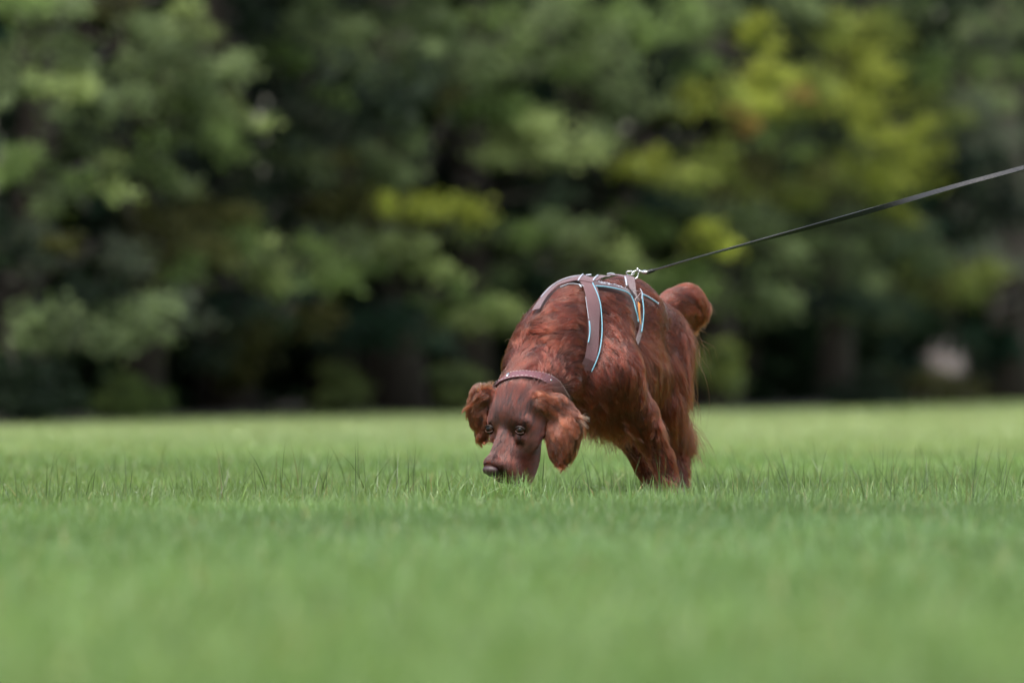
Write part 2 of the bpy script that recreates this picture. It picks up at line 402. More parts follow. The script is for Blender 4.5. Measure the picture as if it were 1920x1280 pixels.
TREES = [
 dict(px=60, ex=3.2, tr=.17, label='sage green tree at far left with black gaps in its leaves', cl=[
  (30,150,60,.6,'S'),(20,20,80,.5,'M',.4),(100,20,75,.45,'S'),(90,100,70,.5,'S',.5),(100,170,55,.7,'B',-.4),(170,185,50,.7,'S'),(20,300,50,.6,'M'),(100,330,45,.7,'M'),
  (60,470,70,.5,'G',.6),(60,600,85,.45,'S'),(110,455,32,.8,'O',-.2),(140,650,70,.4,'S',.5),(30,700,90,.5,'D',.8),(150,560,70,.5,'D',.9),(10,440,50,.8,'D',.6),(110,255,60,.6,'S',.9)]),
 dict(px=255, ex=2.2, tr=.14, label='leafy tree second from left with pale green boughs reaching upper left', cl=[
  (215,15,40,.7,'O'),(250,40,60,.5,'S'),(230,195,60,.6,'S'),(300,110,70,.7,'S',-.3),(365,50,45,1.2,'B',-.5),(350,140,70,.7,'S',-.4),(430,120,45,.9,'S',-.2),(450,210,45,.45,'B',-.3),
  (400,270,55,.7,'M'),(330,240,55,.6,'S',.2),(190,330,38,.8,'B',-.5),(285,335,45,.6,'S',-.2),(250,300,65,.5,'M',.5),(110,370,40,.9,'S'),(330,170,80,.6,'M',.5),(150,150,60,.6,'S',.4)]),
 dict(px=430, ex=3.6, tr=.20, label='olive brown tree left of centre above the dark hollow', cl=[
  (300,420,70,.8,'O'),(350,470,70,.7,'O',.2),(390,380,60,.8,'O',.5),(230,480,60,.6,'G',.3),(355,505,34,.9,'M',-.3),(300,560,70,.5,'G'),(230,600,90,.5,'S',-.2),(330,590,60,.4,'G',.3),
  (480,560,80,.5,'E',.4),(480,620,80,.5,'O',.6),(395,645,50,.5,'D',.5),(425,440,50,.5,'M',.2),(480,400,80,.5,'D',.8),(550,470,70,.4,'G',.6),(580,595,45,.6,'O',-.1),(700,620,90,.4,'E',.4)]),
 dict(px=735, ex=2.6, tr=.24, label='tree with thick black trunk left of the dog', cl=[
  (500,500,60,.6,'B',-.6),(440,470,55,.5,'M',-.4),(570,495,60,.6,'M',-.6),(640,470,60,.6,'S',-.7),(720,470,65,.5,'B',-.6),(790,495,50,.6,'B',-.6),(520,535,35,.7,'B',-.7),(680,510,60,.4,'M',-.2),
  (660,385,60,.6,'O',.1),(600,390,50,.5,'O',.4),(750,375,60,.32,'Y',-.4,-.1),(815,380,60,.30,'Y',-.45,-.2),(885,398,60,.30,'Y',-.4,-.3),(900,430,60,.35,'S',-.2,-.3),(730,590,80,.4,'E'),(850,560,70,.5,'M',-.3),(910,590,70,.45,'B',-.4),(800,620,80,.35,'G',.2)]),
 dict(px=620, ex=5.2, tr=.17, label='dim grey green tree at upper centre left', cl=[
  (560,20,70,.5,'S'),(650,60,75,.5,'S',.2),(540,110,60,.6,'M',.3),(610,105,65,.5,'S',-.1),(720,30,70,.6,'S'),(700,140,70,.6,'S',.3),(600,220,75,.5,'G',.4),(680,290,75,.5,'S',.3),(645,298,18,.8,'O',-.2),
  (740,310,60,.5,'S',.2),(530,300,80,.45,'S',.4),(760,240,60,.7,'S',.3),(520,340,60,.4,'D',.6),(470,30,50,.7,'D',.5),(650,180,60,.5,'M',.1)]),
 dict(px=880, ex=4.0, tr=.19, label='tree behind the dog with grey green boughs at the top', cl=[
  (780,90,50,.9,'S',-.2),(850,110,75,.6,'S'),(920,120,55,.7,'S',-.1),(830,185,26,.9,'O',-.2),(860,30,90,.4,'M',.3),(810,50,50,.9,'S',.1),(900,200,70,.5,'M',.2),(780,150,50,.8,'S',.2),
  (980,220,60,.5,'M'),(1000,250,85,.5,'B',-.5),(1070,285,75,.4,'B',-.4,-.2),(930,255,50,.5,'B',-.3),(1110,250,60,.5,'S',-.2)]),
 dict(px=1090, ex=3.0, tr=.16, label='broad green tree right above the sniffing dog', cl=[
  (1120,20,70,.5,'M'),(1010,50,90,.4,'S',.3),(1020,100,80,.4,'M',.3),(1150,130,60,.9,'S'),(1090,110,60,.6,'S',.2),(1210,60,70,.6,'M',.2),(1180,200,60,.6,'S',.2),(1240,130,70,.7,'D',.5),
  (1210,300,60,.5,'Y',-.4),(1260,330,60,.5,'y',-.1),(1330,310,70,.5,'y',.2),(1160,280,30,.5,'O',-.2),(1040,420,60,.5,'S',-.4,-.4),(1110,455,75,.35,'B',-.5,-.45),(1160,500,50,.35,'M',-.2,-.3),
  (980,450,70,.4,'M'),(1010,500,80,.4,'S',.3),(1230,370,50,.5,'E',.2),(1300,385,60,.5,'S',.1),(1210,440,60,.5,'M',.3),(1310,445,45,.7,'Y',-.5)]),
 dict(px=1330, ex=2.8, tr=.24, label='yellow green tree whose boughs hang over the lead', cl=[
  (1420,60,38,1.1,'Y',-.5),(1450,120,60,.8,'Y',-.5),(1290,185,60,.35,'Y',-.4),(1350,180,45,.6,'y',-.3),(1410,205,50,.8,'Y',-.7),(1385,222,28,.9,'A',-.8),(1460,200,55,.6,'Y',-.6),(1500,150,60,.8,'y',-.2),
  (1540,195,50,.5,'Y',-.5),(1590,235,55,.55,'Y',-.6),(1505,180,18,1,'A',-.9),(1300,120,50,.6,'M',.3),(1340,30,70,.6,'S',.2),(1260,30,60,.6,'M',.3),(1450,310,70,.6,'O',.2),(1370,340,50,.5,'O',.3),
  (1540,340,60,.5,'y',0),(1500,370,60,.5,'y',.1),(1480,260,60,.5,'M',.3),(1380,400,60,.5,'S',.1),(1430,440,60,.5,'S',.1),(1480,480,60,.5,'S',-.2),(1300,500,60,.5,'M',.3),(1250,540,80,.5,'M',.3),(1420,560,70,.5,'S',.2)]),
 dict(px=1560, ex=2.0, tr=.16, label='brightest yellow green tree at upper right', cl=[
  (1540,40,50,.7,'y',0),(1600,90,60,1.0,'Y',-.4),(1590,150,55,.8,'Y',-.5),(1650,60,60,.8,'y',-.2),(1650,180,60,.6,'Y',-.5),(1700,230,50,.8,'Y',-.5),(1640,250,60,.6,'Y',-.6),(1700,130,60,.6,'M',0),
  (1740,300,36,1.0,'Y',-.7),(1690,300,60,.6,'Y',-.4),(1640,330,55,.6,'Y',-.4),(1600,320,50,.5,'Y',-.3),(1690,385,40,.8,'Y',-.8),(1560,280,60,.5,'y',-.1),(1660,370,60,.5,'y',-.2),(1760,200,50,.8,'y',0),
  (1580,430,70,.5,'S',-.2),(1650,450,60,.6,'S',-.3),(1560,490,60,.6,'S'),(1720,460,60,.6,'S',0),(1480,20,60,.5,'S',.3),(1560,560,80,.4,'E',.2)]),
 dict(px=1890, ex=2.2, tr=.26, label='grey green tree at right edge with dark trunk', cl=[
  (1800,60,70,.6,'S',.2),(1880,30,60,.5,'S',.4),(1880,110,60,.6,'M',.2),(1820,230,70,.8,'G',0),(1880,280,60,.8,'G',0),(1850,190,60,.5,'S',.2),(1790,330,50,.8,'S',.1),(1860,370,60,.7,'G',.2),
  (1770,520,70,.5,'y',.2),(1830,530,60,.5,'y',.1),(1850,480,60,.5,'G',.3),(1790,420,60,.5,'G',.4),(1720,540,60,.4,'O',.2),(1700,20,60,.5,'S',.4),(1640,560,70,.4,'S',.4)]),
]
for i, T in enumerate(TREES):
    tree('edge_tree', T['label'], T['px'], T['ex'], T['tr'], T['cl'], seed=i + 1, height=8.5 + (i * 37 % 5) * .5, nfill=30, low=1.3)

# deeper rows of trees: dark interior of the wood
def deep_wood():
    r = np.random.default_rng(55); cr = Crown(); parts = []
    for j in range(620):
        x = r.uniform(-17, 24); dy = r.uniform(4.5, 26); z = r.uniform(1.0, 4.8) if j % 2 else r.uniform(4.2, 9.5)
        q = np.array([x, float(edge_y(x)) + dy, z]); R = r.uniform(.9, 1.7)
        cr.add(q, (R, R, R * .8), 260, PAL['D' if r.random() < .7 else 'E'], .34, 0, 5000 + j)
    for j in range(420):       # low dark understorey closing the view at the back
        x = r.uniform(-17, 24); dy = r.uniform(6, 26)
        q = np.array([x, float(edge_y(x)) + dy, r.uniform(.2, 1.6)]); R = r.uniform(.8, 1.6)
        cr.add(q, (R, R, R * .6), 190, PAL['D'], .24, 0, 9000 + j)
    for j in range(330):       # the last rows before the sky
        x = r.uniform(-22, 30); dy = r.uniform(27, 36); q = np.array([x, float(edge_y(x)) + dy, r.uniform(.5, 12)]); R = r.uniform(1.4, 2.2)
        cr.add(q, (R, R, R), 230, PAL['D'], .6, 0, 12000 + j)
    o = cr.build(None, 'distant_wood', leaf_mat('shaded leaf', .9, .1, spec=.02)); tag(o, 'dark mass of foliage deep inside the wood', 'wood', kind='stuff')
    k = 0
    for j in range(26):
        x = -14 + 35 * (j + r.random()) / 26; y = float(edge_y(x)) + r.uniform(4, 15); rr = r.uniform(.12, .28); hgt = r.uniform(7, 9)
        zs = np.linspace(0, hgt, 7); lean = r.normal(0, .06)
        tp = np.stack([x + lean * zs + r.normal(0, .05, 7), y + r.normal(0, .05, 7), zs], -1)
        parts.append(tube(tp, rr * (1 - .6 * zs / hgt), 8))
    V, F = join(parts)
    o2 = npmesh('trunk', V, F, BARK, o, smooth=True)
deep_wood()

def bush(label, px, py, rx, rz, typ, extra, seed, name='shrub', group='shrubs under the trees', n=1500, mix=None):
    D = float(edge_dist(px)) + extra; y = D - CAM_D; m = D / FPX
    x = (px - 960) * m; top = CAM_H + (700 - (py - rz)) * m; r = np.random.default_rng(seed)
    root = empty(name, (x, y, 0)); tag(root, label, 'shrub', group)
    cr = Crown(); parts = []
    for j in range(7):
        a = r.uniform(0, 6.28); rr = rx * m * .6 * math.sqrt(r.random()); zz = top * r.uniform(.35, .95)
        q = np.array([x + rr * math.cos(a), y + rr * math.sin(a), zz]); R = rx * m * r.uniform(.4, .6)
        cr.add(q, (R, R, min(R, top * .4)), n // 7, PAL[mix if mix and j % 3 == 0 else typ], .06, 0, seed * 71 + j)
        parts.append(tube(bent(np.array([x, y, 0.]), q, 5, 0, j + seed), np.linspace(.02, .005, 5), 5))
    V, F = join(parts); npmesh('stem', V, F, BARK, root); cr.build(root, 'foliage')
bush('low green shrub at left, half lit under the trees', 240, 742, 60, 24, 'M', 1.0, 21)
bush('rounded green shrub just left of the thick black trunk', 650, 735, 50, 38, 'B', .4, 2)
bush('mid green shrub between black trunk and dog', 848, 728, 55, 42, 'B', .4, 3, mix='S')
bush('bright green shrub beside the dog\'s tail', 1340, 715, 48, 55, 'B', .4, 4, mix='y')
bush('olive ground shrub in front of the pale boulder', 1760, 735, 100, 33, 'O', .5, 5)
bush('grey green shrub overlapping the left side of the pale boulder', 1712, 694, 32, 62, 'E', 2.6, 15)
bush('slender dim shrub overlapping the right side of the pale boulder', 1822, 690, 24, 56, 'D', 2.4, 16, n=900)
bush('dark low shrub right of the dog, against black shade', 1600, 738, 90, 22, 'D', .6, 6)
bush('dark shrub at the far left edge', 60, 740, 80, 50, 'D', .8, 7)
bush('upright dim shrub rising in the black hollow', 438, 690, 34, 60, 'O', 2.4, 8)

def mound(name, label, px, py, rx, rz, extra, col, seed, group=None):
    D = float(edge_dist(px)) + extra; y = D - CAM_D; m = D / FPX
    x = (px - 960) * m; top = CAM_H + (700 - (py - rz)) * m
    r = np.random.default_rng(seed)
    u = np.linspace(0, 2 * np.pi, 28, endpoint=False); v = np.linspace(.02, np.pi / 2, 10)
    V = []
    for b in v:
        for a in u: V.append((math.sin(b) * math.cos(a), math.sin(b) * math.sin(a), math.cos(b)))
    V = np.array(V); nz = noise3(V, 2.2, seed, 3)
    V *= (1 + .16 * nz)[:, None]; V = np.sign(V) * np.abs(V) ** .85
    V = V * np.array([rx * m, rx * m * .8, top]) + np.array([x, y, -.03])
    I = np.arange(len(V)).reshape(len(v), len(u)); J = np.roll(I, -1, 1)
    F = np.stack([I[:-1], J[:-1], J[1:], I[1:]], -1).reshape(-1, 4)
    V = np.concatenate([V, [V[:28].mean(0)]]); T = np.array([(len(V) - 1, (k + 1) % 28, k) for k in range(28)])
    o = npmesh(name, V, [F, T], simple_mat(name + ' stone', col, .85, noise_scale=5, noise_amt=.35, bump=.8, bump_scale=25), smooth=True)
    tag(o, label, 'mound', group)
mound('mound', 'pale pinkish boulder standing in for a sunlit patch through the trees at right', 1768, 684, 62, 46, 6.5, (.34, .29, .265), 12)  # added shape, stands in for a sunlit patch beyond the trees
mound('mound', 'small grey brown mound to the right of the pale boulder', 1850, 655, 22, 26, 5.2, (.12, .09, .08), 5)
mound('mound', 'dim brownish rock behind the dog\'s tail', 1350, 650, 36, 36, 6.5, (.17, .16, .12), 6)  # added shape, its brown tone stands for far sunlit ground

# ------------------------------------------------------------------ the dog: one signed-distance body, then fur
def nrm(v): v = np.asarray(v, float); return v / (np.linalg.norm(v) + 1e-12)
FWD = nrm((-.44, -.90, 0)); LEFT = nrm((.90, -.44, 0)); UP = np.array([0, 0, 1.])

PR = []     # primitives: dict(kind, ..., k, flow, L, lift, zone)
def cone(a, b, ra, rb, k=.03, flow=None, L=.03, lift=.35, zone='coat', head=False):
    a = np.asarray(a, float); b = np.asarray(b, float)
    PR.append(dict(t='c', a=a, b=b, ra=ra, rb=rb, k=k, flow=nrm(flow if flow is not None else b - a), L=L, lift=lift, zone=zone, head=head,
                   lo=np.minimum(a, b) - max(ra, rb), hi=np.maximum(a, b) + max(ra, rb)))
def ell(c, R, rad, k=.03, flow=(0, 0, -1), L=.03, lift=.35, zone='coat', head=False):
    """R: 3x3 rows = local axes"""
    c = np.asarray(c, float); R = np.asarray(R, float); rad = np.asarray(rad, float)
    ext = np.sqrt(((R * rad[:, None]) ** 2).sum(0))
    PR.append(dict(t='e', c=c, R=R, rad=rad, k=k, flow=nrm(flow), L=L, lift=lift, zone=zone, head=head, lo=c - ext, hi=c + ext))
def sd_prim(p, q):
    if p['t'] == 'c':
        ba = p['b'] - p['a']; l2 = ba @ ba; rr = p['ra'] - p['rb']; a2 = l2 - rr * rr; il2 = 1 / l2
        pa = q - p['a']; y = pa @ ba; z = y - l2
        x2 = ((pa * l2 - y[..., None] * ba) ** 2).sum(-1); y2 = y * y * l2; z2 = z * z * l2
        kk = np.sign(rr) * rr * rr * x2
        out = (np.sqrt(np.maximum(x2 * a2 * il2, 0)) + y * rr) * il2 - p['ra']
        m1 = np.sign(z) * a2 * z2 > kk; m2 = (np.sign(y) * a2 * y2 < kk) & ~m1
        out = np.where(m1, np.sqrt(x2 + z2) * il2 - p['rb'], out)
        out = np.where(m2, np.sqrt(x2 + y2) * il2 - p['ra'], out)
        return out
    l = (q - p['c']) @ p['R'].T
    k0 = np.sqrt(((l / p['rad']) ** 2).sum(-1)); k1 = np.sqrt(((l / p['rad'] ** 2) ** 2).sum(-1))
    return k0 * (k0 - 1) / (k1 + 1e-9)
RB = np.stack([FWD, LEFT, UP])
BACK = -FWD

# trunk of the body
ell(P(1128, 668, .09), RB, (.25, .125, .165), .05, BACK * .8 + LEFT * .15 - UP * .6, .042, .25)         # rib cage
cone(P(1128, 585, .04), P(1168, 594, .20), .092, .108, .05, BACK * 1 - UP * .15, .026, .2)              # withers to loin
cone(P(1168, 596, .20), P(1222, 632, .42), .108, .108, .05, BACK * 1 - UP * .2, .028, .2)               # loin to croup
cone(P(1160, 700, .08), P(1215, 700, .32), .115, .095, .06, BACK * .6 - UP * .8, .055, .3, 'belly')      # belly
cone(P(1105, 725, -.06), P(1150, 745, .05), .085, .085, .06, BACK * .4 - UP * 1, .060, .35, 'belly')     # brisket
# neck
cone(P(1085, 590, -.01), P(1030, 640, -.13), .100, .092, .06, BACK * .7 + LEFT * .25 - UP * .55, .036, .3)
cone(P(1036, 644, -.13), P(1000, 716, -.245), .086, .066, .05, BACK * .8 + LEFT * .35 - UP * .1, .032, .3)
cone(P(1080, 655, -.03), P(1040, 715, -.16), .085, .065, .06, BACK * .5 + LEFT * .5 - UP * .8, .042, .35)
cone(P(1000, 648, -.08), P(976, 690, -.19), .052, .046, .05, BACK * .6 - UP * .7 - LEFT * .5, .036, .4)
cone(P(1062, 588, .05), P(1030, 612, -.02), .074, .070, .05, BACK * .6 - UP * .5 - LEFT * .5, .030, .3)
# shoulder muscles
cone(P(1045, 600, .10), P(1030, 665, .02), .055, .07, .05, BACK * .4 - UP * .9 - LEFT * .3, .034, .35)
cone(P(1140, 605, -.01), P(1150, 690, -.09), .050, .075, .05, BACK * .6 - UP * .9 + LEFT * .1, .036, .3)
# dog's left fore leg (nearer), trailing back under the body
cone(P(1150, 700, -.09), P(1196, 775, -.02), .072, .046, .04, (.5, .3, -.8), .034, .35)
cone(P(1196, 775, -.02), P(1242, 862, .07), .044, .030, .03, (.45, .3, -.8), .028, .45)
cone(P(1240, 862, .07), P(1256, 905, .08), .031, .026, .02, (.2, .2, -1), .016, .4)
cone(P(1256, 915, .075), P(1250, 934, .01), .029, .026, .02, (0, -.6, -.6), .010, .3)
# right fore leg, in the shade behind
cone(P(1130, 730, .07), P(1166, 800, .15), .060, .038, .04, (.4, .3, -.8), .026, .35)
cone(P(1166, 800, .15), P(1208, 872, .26), .034, .024, .03, (.4, .3, -.8), .018, .4)
cone(P(1208, 872, .26), P(1226, 925, .29), .024, .026, .02, (.2, .2, -1), .014, .4)
cone(P(1226, 930, .29), P(1222, 937, .23), .027, .025, .02, (0, -.6, -.6), .010, .3)
# left hind leg
cone(P(1238, 650, .36), P(1236, 755, .27), .086, .056, .05, (.35, .35, -1), .055, .35, 'thigh')
cone(P(1236, 755, .27), P(1274, 835, .44), .048, .026, .04, (.4, .2, -1), .045, .4, 'thigh')
cone(P(1278, 835, .44), P(1274, 915, .40), .025, .021, .02, (.2, .2, -1), .025, .4)
cone(P(1276, 922, .40), P(1270, 934, .33), .024, .023, .02, (0, -.5, -.8), .010, .3)
# right hind leg
cone(P(1185, 665, .50), P(1185, 770, .42), .082, .050, .05, (.3, .3, -1), .05, .35, 'thigh')
cone(P(1185, 770, .42), P(1226, 845, .60), .045, .024, .03, (.3, .3, -1), .035, .4)
cone(P(1226, 845, .60), P(1218, 925, .55), .024, .021, .02, (.2, .2, -1), .02, .4)
cone(P(1218, 925, .55), P(1214, 937, .49), .024, .023, .02, (0, -.5, -.8), .010, .3)
# tail, carried up then curling over
TAILF = (.8, .35, .2)
cone(P(1236, 592, .50), P(1262, 570, .55), .030, .033, .04, TAILF, .030, .25, 'tail')
cone(P(1262, 572, .55), P(1286, 565, .60), .033, .037, .05, (.9, .2, .0), .034, .25, 'tail')
cone(P(1288, 566, .60), P(1302, 578, .64), .037, .032, .05, (.45, .3, -.75), .036, .25, 'tail')
cone(P(1302, 580, .64), P(1298, 608, .68), .030, .012, .05, (-.25, .2, -1), .036, .25, 'tail')

# head frame
O_ = P(933, 793, -.425)
HF = nrm((-.25, -.30, -.92))
HW = np.array([.809, -.588, 0]); HW = nrm(HW - HF * (HW @ HF)); HU = nrm(np.cross(HF, HW))
if HU[1] > 0: HU = -HU
RH = np.stack([HW, HU, HF])
SW, SU, SF = 1.46, 1.30, 1.12
def H(w_, u_, f_): return O_ + HW * w_ * SW + HU * u_ * SU + HF * f_ * SF
FB = -HF   # hair lies back towards the occiput
def hc(a, b, ra, rb, k=.02, flow=None, L=.008, lift=.06, zone='face'): cone(H(*a), H(*b), ra * 1.34, rb * 1.34, k, flow if flow is not None else FB, L, lift, zone, True)
def he(c, rad, k=.02, flow=None, L=.008, lift=.06, zone='face', R=None): ell(H(*c), RH if R is None else R, np.array(rad) * np.array([SW * .97, SU, SF * 1.05]), k, flow if flow is not None else FB, L, lift, zone, True)
he((-.002, -.062, -.062), (.058, .056, .080), .02, FB, .011)                       # skull
he((0, -.060, -.110), (.050, .052, .045), .03, FB + HW * .2, .016, .2)          # occiput
cone(H(0, -.070, -.12), P(1004, 700, -.25), .055, .062, .03, FB, .022, .25)            # joins the neck
he((.026, -.040, -.022), (.022, .014, .014), .020)                              # brows
he((-.026, -.040, -.022), (.022, .014, .014), .020)
hc((0, -.040, -.010), (0, -.022, .100), .0150, .0125, .012, FB, .008)           # narrow bridge of the muzzle
hc((.010, -.058, .005), (.010, -.040, .100), .0185, .0150, .012, FB, .008)      # side walls
hc((-.010, -.058, .005), (-.010, -.040, .100), .0185, .0150, .012, FB, .008)
he((.015, -.098, .050), (.014, .050, .066), .016, FB * .6 - HU, .014)           # flews
he((-.017, -.078, .056), (.013, .034, .062), .012, FB * .6 - HU, .014)
he((.014, -.052, .096), (.012, .024, .022), .012, FB, .008)                     # whisker pads
he((-.014, -.052, .096), (.012, .024, .022), .012, FB, .008)
hc((0, -.118, -.01), (.002, -.126, .085), .026, .019, .025, FB, .014)               # lower jaw
he((.028, -.076, -.018), (.022, .038, .050), .018, FB - HU * .3, .014)          # cheeks
he((-.030, -.072, -.018), (.022, .036, .046), .018, FB - HU * .3, .014)
he((.002, -.088, .088), (.020, .050, .030), .025, FB, .010)                     # chin and lips
he((0, -.018, .102), (.0165, .013, .016), .014, FB, .006)                       # pad under the nose leather
he((.031, -.050, .016), (.011, .010, .014), .008, FB, .006)                     # below the eyes
he((-.031, -.050, .016), (.011, .010, .014), .008, FB, .006)
# eye sockets are carved below
EYES = [(.0375, -.0310, .003), (-.0375, -.0310, .003)]

# ears: long flaps that hang straight down by their own weight
def flap(root, c, wdir, dz, wid, thick, k, L):
    wd = nrm(wdir); dn = nrm(dz); nn = nrm(np.cross(wd, dn)); R = np.stack([wd, nn, dn])
    return R
eL = np.stack([nrm((.93, -.30, 0)), nrm((.30, .93, 0)), UP]); 
cone(H(.050, -.055, -.085), P(1040, 757, -.375), .026, .028, .03, (.8, -.1, -.5), .034, .35, 'ear')
ell(P(1058, 796, -.375), eL, (.050, .022, .060), .03, (.10, -.05, -1), .036, .25, 'ear')
ell(P(1053, 836, -.38), eL, (.036, .017, .050), .03, (.02, -.02, -1), .034, .18, 'ear')
eR = np.stack([nrm((.85, -.5, 0)), nrm((.5, .85, 0)), UP])
cone(H(-.045, -.060, -.088), P(904, 738, -.33), .024, .026, .02, (-.8, 0, -.4), .030, .4, 'ear')
ell(P(896, 764, -.31), eR, (.026, .020, .050), .02, (-.15, 0, -1), .030, .3, 'ear')
ell(P(904, 800, -.30), eR, (.021, .014, .038), .02, (.05, 0, -1), .026, .3, 'ear')

def smin(a, b, k):
    h = np.clip(.5 + .5 * (b - a) / k, 0, 1); return b * (1 - h) + a * h - k * h * (1 - h)

HS = .0044
LO = np.min([p['lo'] for p in PR], 0) - .07; HI = np.max([p['hi'] for p in PR], 0) + .07
LO[2] = max(LO[2], -.02)
NG = np.ceil((HI - LO) / HS).astype(int) + 1
GRID = np.full(NG, .3, np.float32)
for p in PR:
    i0 = np.maximum(((p['lo'] - .06 - LO) / HS).astype(int), 0); i1 = np.minimum(((p['hi'] + .06 - LO) / HS).astype(int) + 2, NG)
    ax = [LO[k] + HS * np.arange(i0[k], i1[k]) for k in range(3)]
    Q = np.stack(np.meshgrid(*ax, indexing='ij'), -1)
    sl = tuple(slice(i0[k], i1[k]) for k in range(3))
    GRID[sl] = smin(GRID[sl], sd_prim(p, Q), p['k'])
# carve eye sockets
for e in EYES:
    c = H(*e) + HU * .004
    i0 = ((c - .03 - LO) / HS).astype(int); i1 = i0 + int(.06 / HS) + 2
    ax = [LO[k] + HS * np.arange(i0[k], i1[k]) for k in range(3)]
    Q = np.stack(np.meshgrid(*ax, indexing='ij'), -1); sl = tuple(slice(i0[k], i1[k]) for k in range(3))
    l = (Q - c) @ RH.T; dd = (np.sqrt(((l / np.array([.0155, .0115, .0110])) ** 2).sum(-1)) - 1) * .011
    GRID[sl] = -smin(-GRID[sl], dd, .006)

def surface_nets(G):
    s = G < 0; nx, ny, nz = G.shape
    cnt = np.zeros((nx - 1, ny - 1, nz - 1), np.int8); acc = np.zeros((nx - 1, ny - 1, nz - 1, 3), np.float32)
    for axis in range(3):
        for o1 in (0, 1):
            for o2 in (0, 1):
                off = [0, 0, 0]; oth = [a for a in range(3) if a != axis]
                off[oth[0]] = o1; off[oth[1]] = o2
                A = tuple(slice(off[k], off[k] + G.shape[k] - 1) for k in range(3))
                off2 = list(off); off2[axis] = 1
                B = tuple(slice(off2[k], off2[k] + G.shape[k] - 1) for k in range(3))
                a, b = G[A], G[B]; cr = s[A] != s[B]
                t = np.where(cr, a / np.where(cr, a - b, 1), 0)
                cnt += cr
                for k in range(3):
                    acc[..., k] += np.where(cr, (t if k == axis else off[k]), 0)
    act = cnt > 0; idx = np.full(cnt.shape, -1, np.int64); idx[act] = np.arange(act.sum())
    cell = np.argwhere(act); V = cell + acc[act] / cnt[act][:, None]
    F = []
    for axis in range(3):
        o = [a for a in range(3) if a != axis]
        A = [slice(1, -1)] * 3; A[axis] = slice(0, -1); B = list(A); B[axis] = slice(1, None)
        sa, sb = s[tuple(A)], s[tuple(B)]; ch = np.argwhere(sa != sb); flip = sa[tuple(ch.T)]
        ch = ch.copy(); ch[:, o[0]] += 1; ch[:, o[1]] += 1
        def c(d0, d1):
            q = ch.copy(); q[:, o[0]] -= d0; q[:, o[1]] -= d1; return idx[tuple(q.T)]
        q = np.stack([c(1, 1), c(0, 1), c(0, 0), c(1, 0)], -1)
        if axis == 1: flip = ~flip
        q[~flip] = q[~flip][:, ::-1]; F.append(q)
    return V, np.concatenate(F)

V_, F_ = surface_nets(GRID)
V_ = V_ * HS + LO
GX, GY, GZ = [g.astype(np.float32) for g in np.gradient(GRID, HS)]
def tri(G, p):
    q = np.clip((p - LO) / HS, 0, np.array(NG) - 1.001); i = q.astype(int); f = q - i; out = 0
    for dx in (0, 1):
        for dy in (0, 1):
            for dz in (0, 1):
                wgt = (f[:, 0] if dx else 1 - f[:, 0]) * (f[:, 1] if dy else 1 - f[:, 1]) * (f[:, 2] if dz else 1 - f[:, 2])
                out = out + wgt * G[i[:, 0] + dx, i[:, 1] + dy, i[:, 2] + dz]
    return out
def sdf(p): return tri(GRID, p)
def sgrad(p):
    g = np.stack([tri(GX, p), tri(GY, p), tri(GZ, p)], -1); return g / (np.linalg.norm(g, axis=1)[:, None] + 1e-9)
def onto(p, off=0.0, it=4):
    p = np.array(p, float)
    for _ in range(it): p = p - sgrad(p) * (sdf(p) - off)[:, None]
    return p
CAMP = np.array([0, -CAM_D, CAM_H])
def hit(px, py, off=.012):
    """point on the dog (plus off) seen at a photo pixel"""
    a = P(px, py, -.75); b = P(px, py, 1.0); t = np.linspace(0, 1, 700)[:, None]; q = a + (b - a) * t
    s = sdf(q) - off; k = np.where(s < 0)[0]
    if len(k) == 0: k = [int(np.argmin(s))]
    return q[k[0]]
V_ = onto(V_, -.0012, 2)

def skin_mat():
    m, t, out = mat_new('dog skin and undercoat')
    b = N(t, 'ShaderNodeBsdfPrincipled', Roughness=.55); b.inputs['Specular IOR Level'].default_value = .35
    b.inputs['Sheen Weight'].default_value = .3; b.inputs['Sheen Tint'].default_value = (.9, .6, .55, 1)
    tc = t.nodes.new('ShaderNodeTexCoord'); nz = N(t, 'ShaderNodeTexNoise', Scale=70., Detail=6.0)
    cr = t.nodes.new('ShaderNodeValToRGB'); cr.color_ramp.elements[0].color = (.032, .007, .004, 1); cr.color_ramp.elements[1].color = (.062, .014, .008, 1)
    cr.color_ramp.elements[0].position = .3; cr.color_ramp.elements[1].position = .7
    t.links.new(tc.outputs['Object'], nz.inputs['Vector']); t.links.new(nz.outputs['Fac'], cr.inputs['Fac']); t.links.new(cr.outputs['Color'], b.inputs['Base Color'])
    bp = N(t, 'ShaderNodeBump', Strength=.4, Distance=.002); t.links.new(nz.outputs['Fac'], bp.inputs['Height']); t.links.new(bp.outputs[0], b.inputs['Normal'])
    t.links.new(b.outputs[0], out.inputs['Surface']); return m
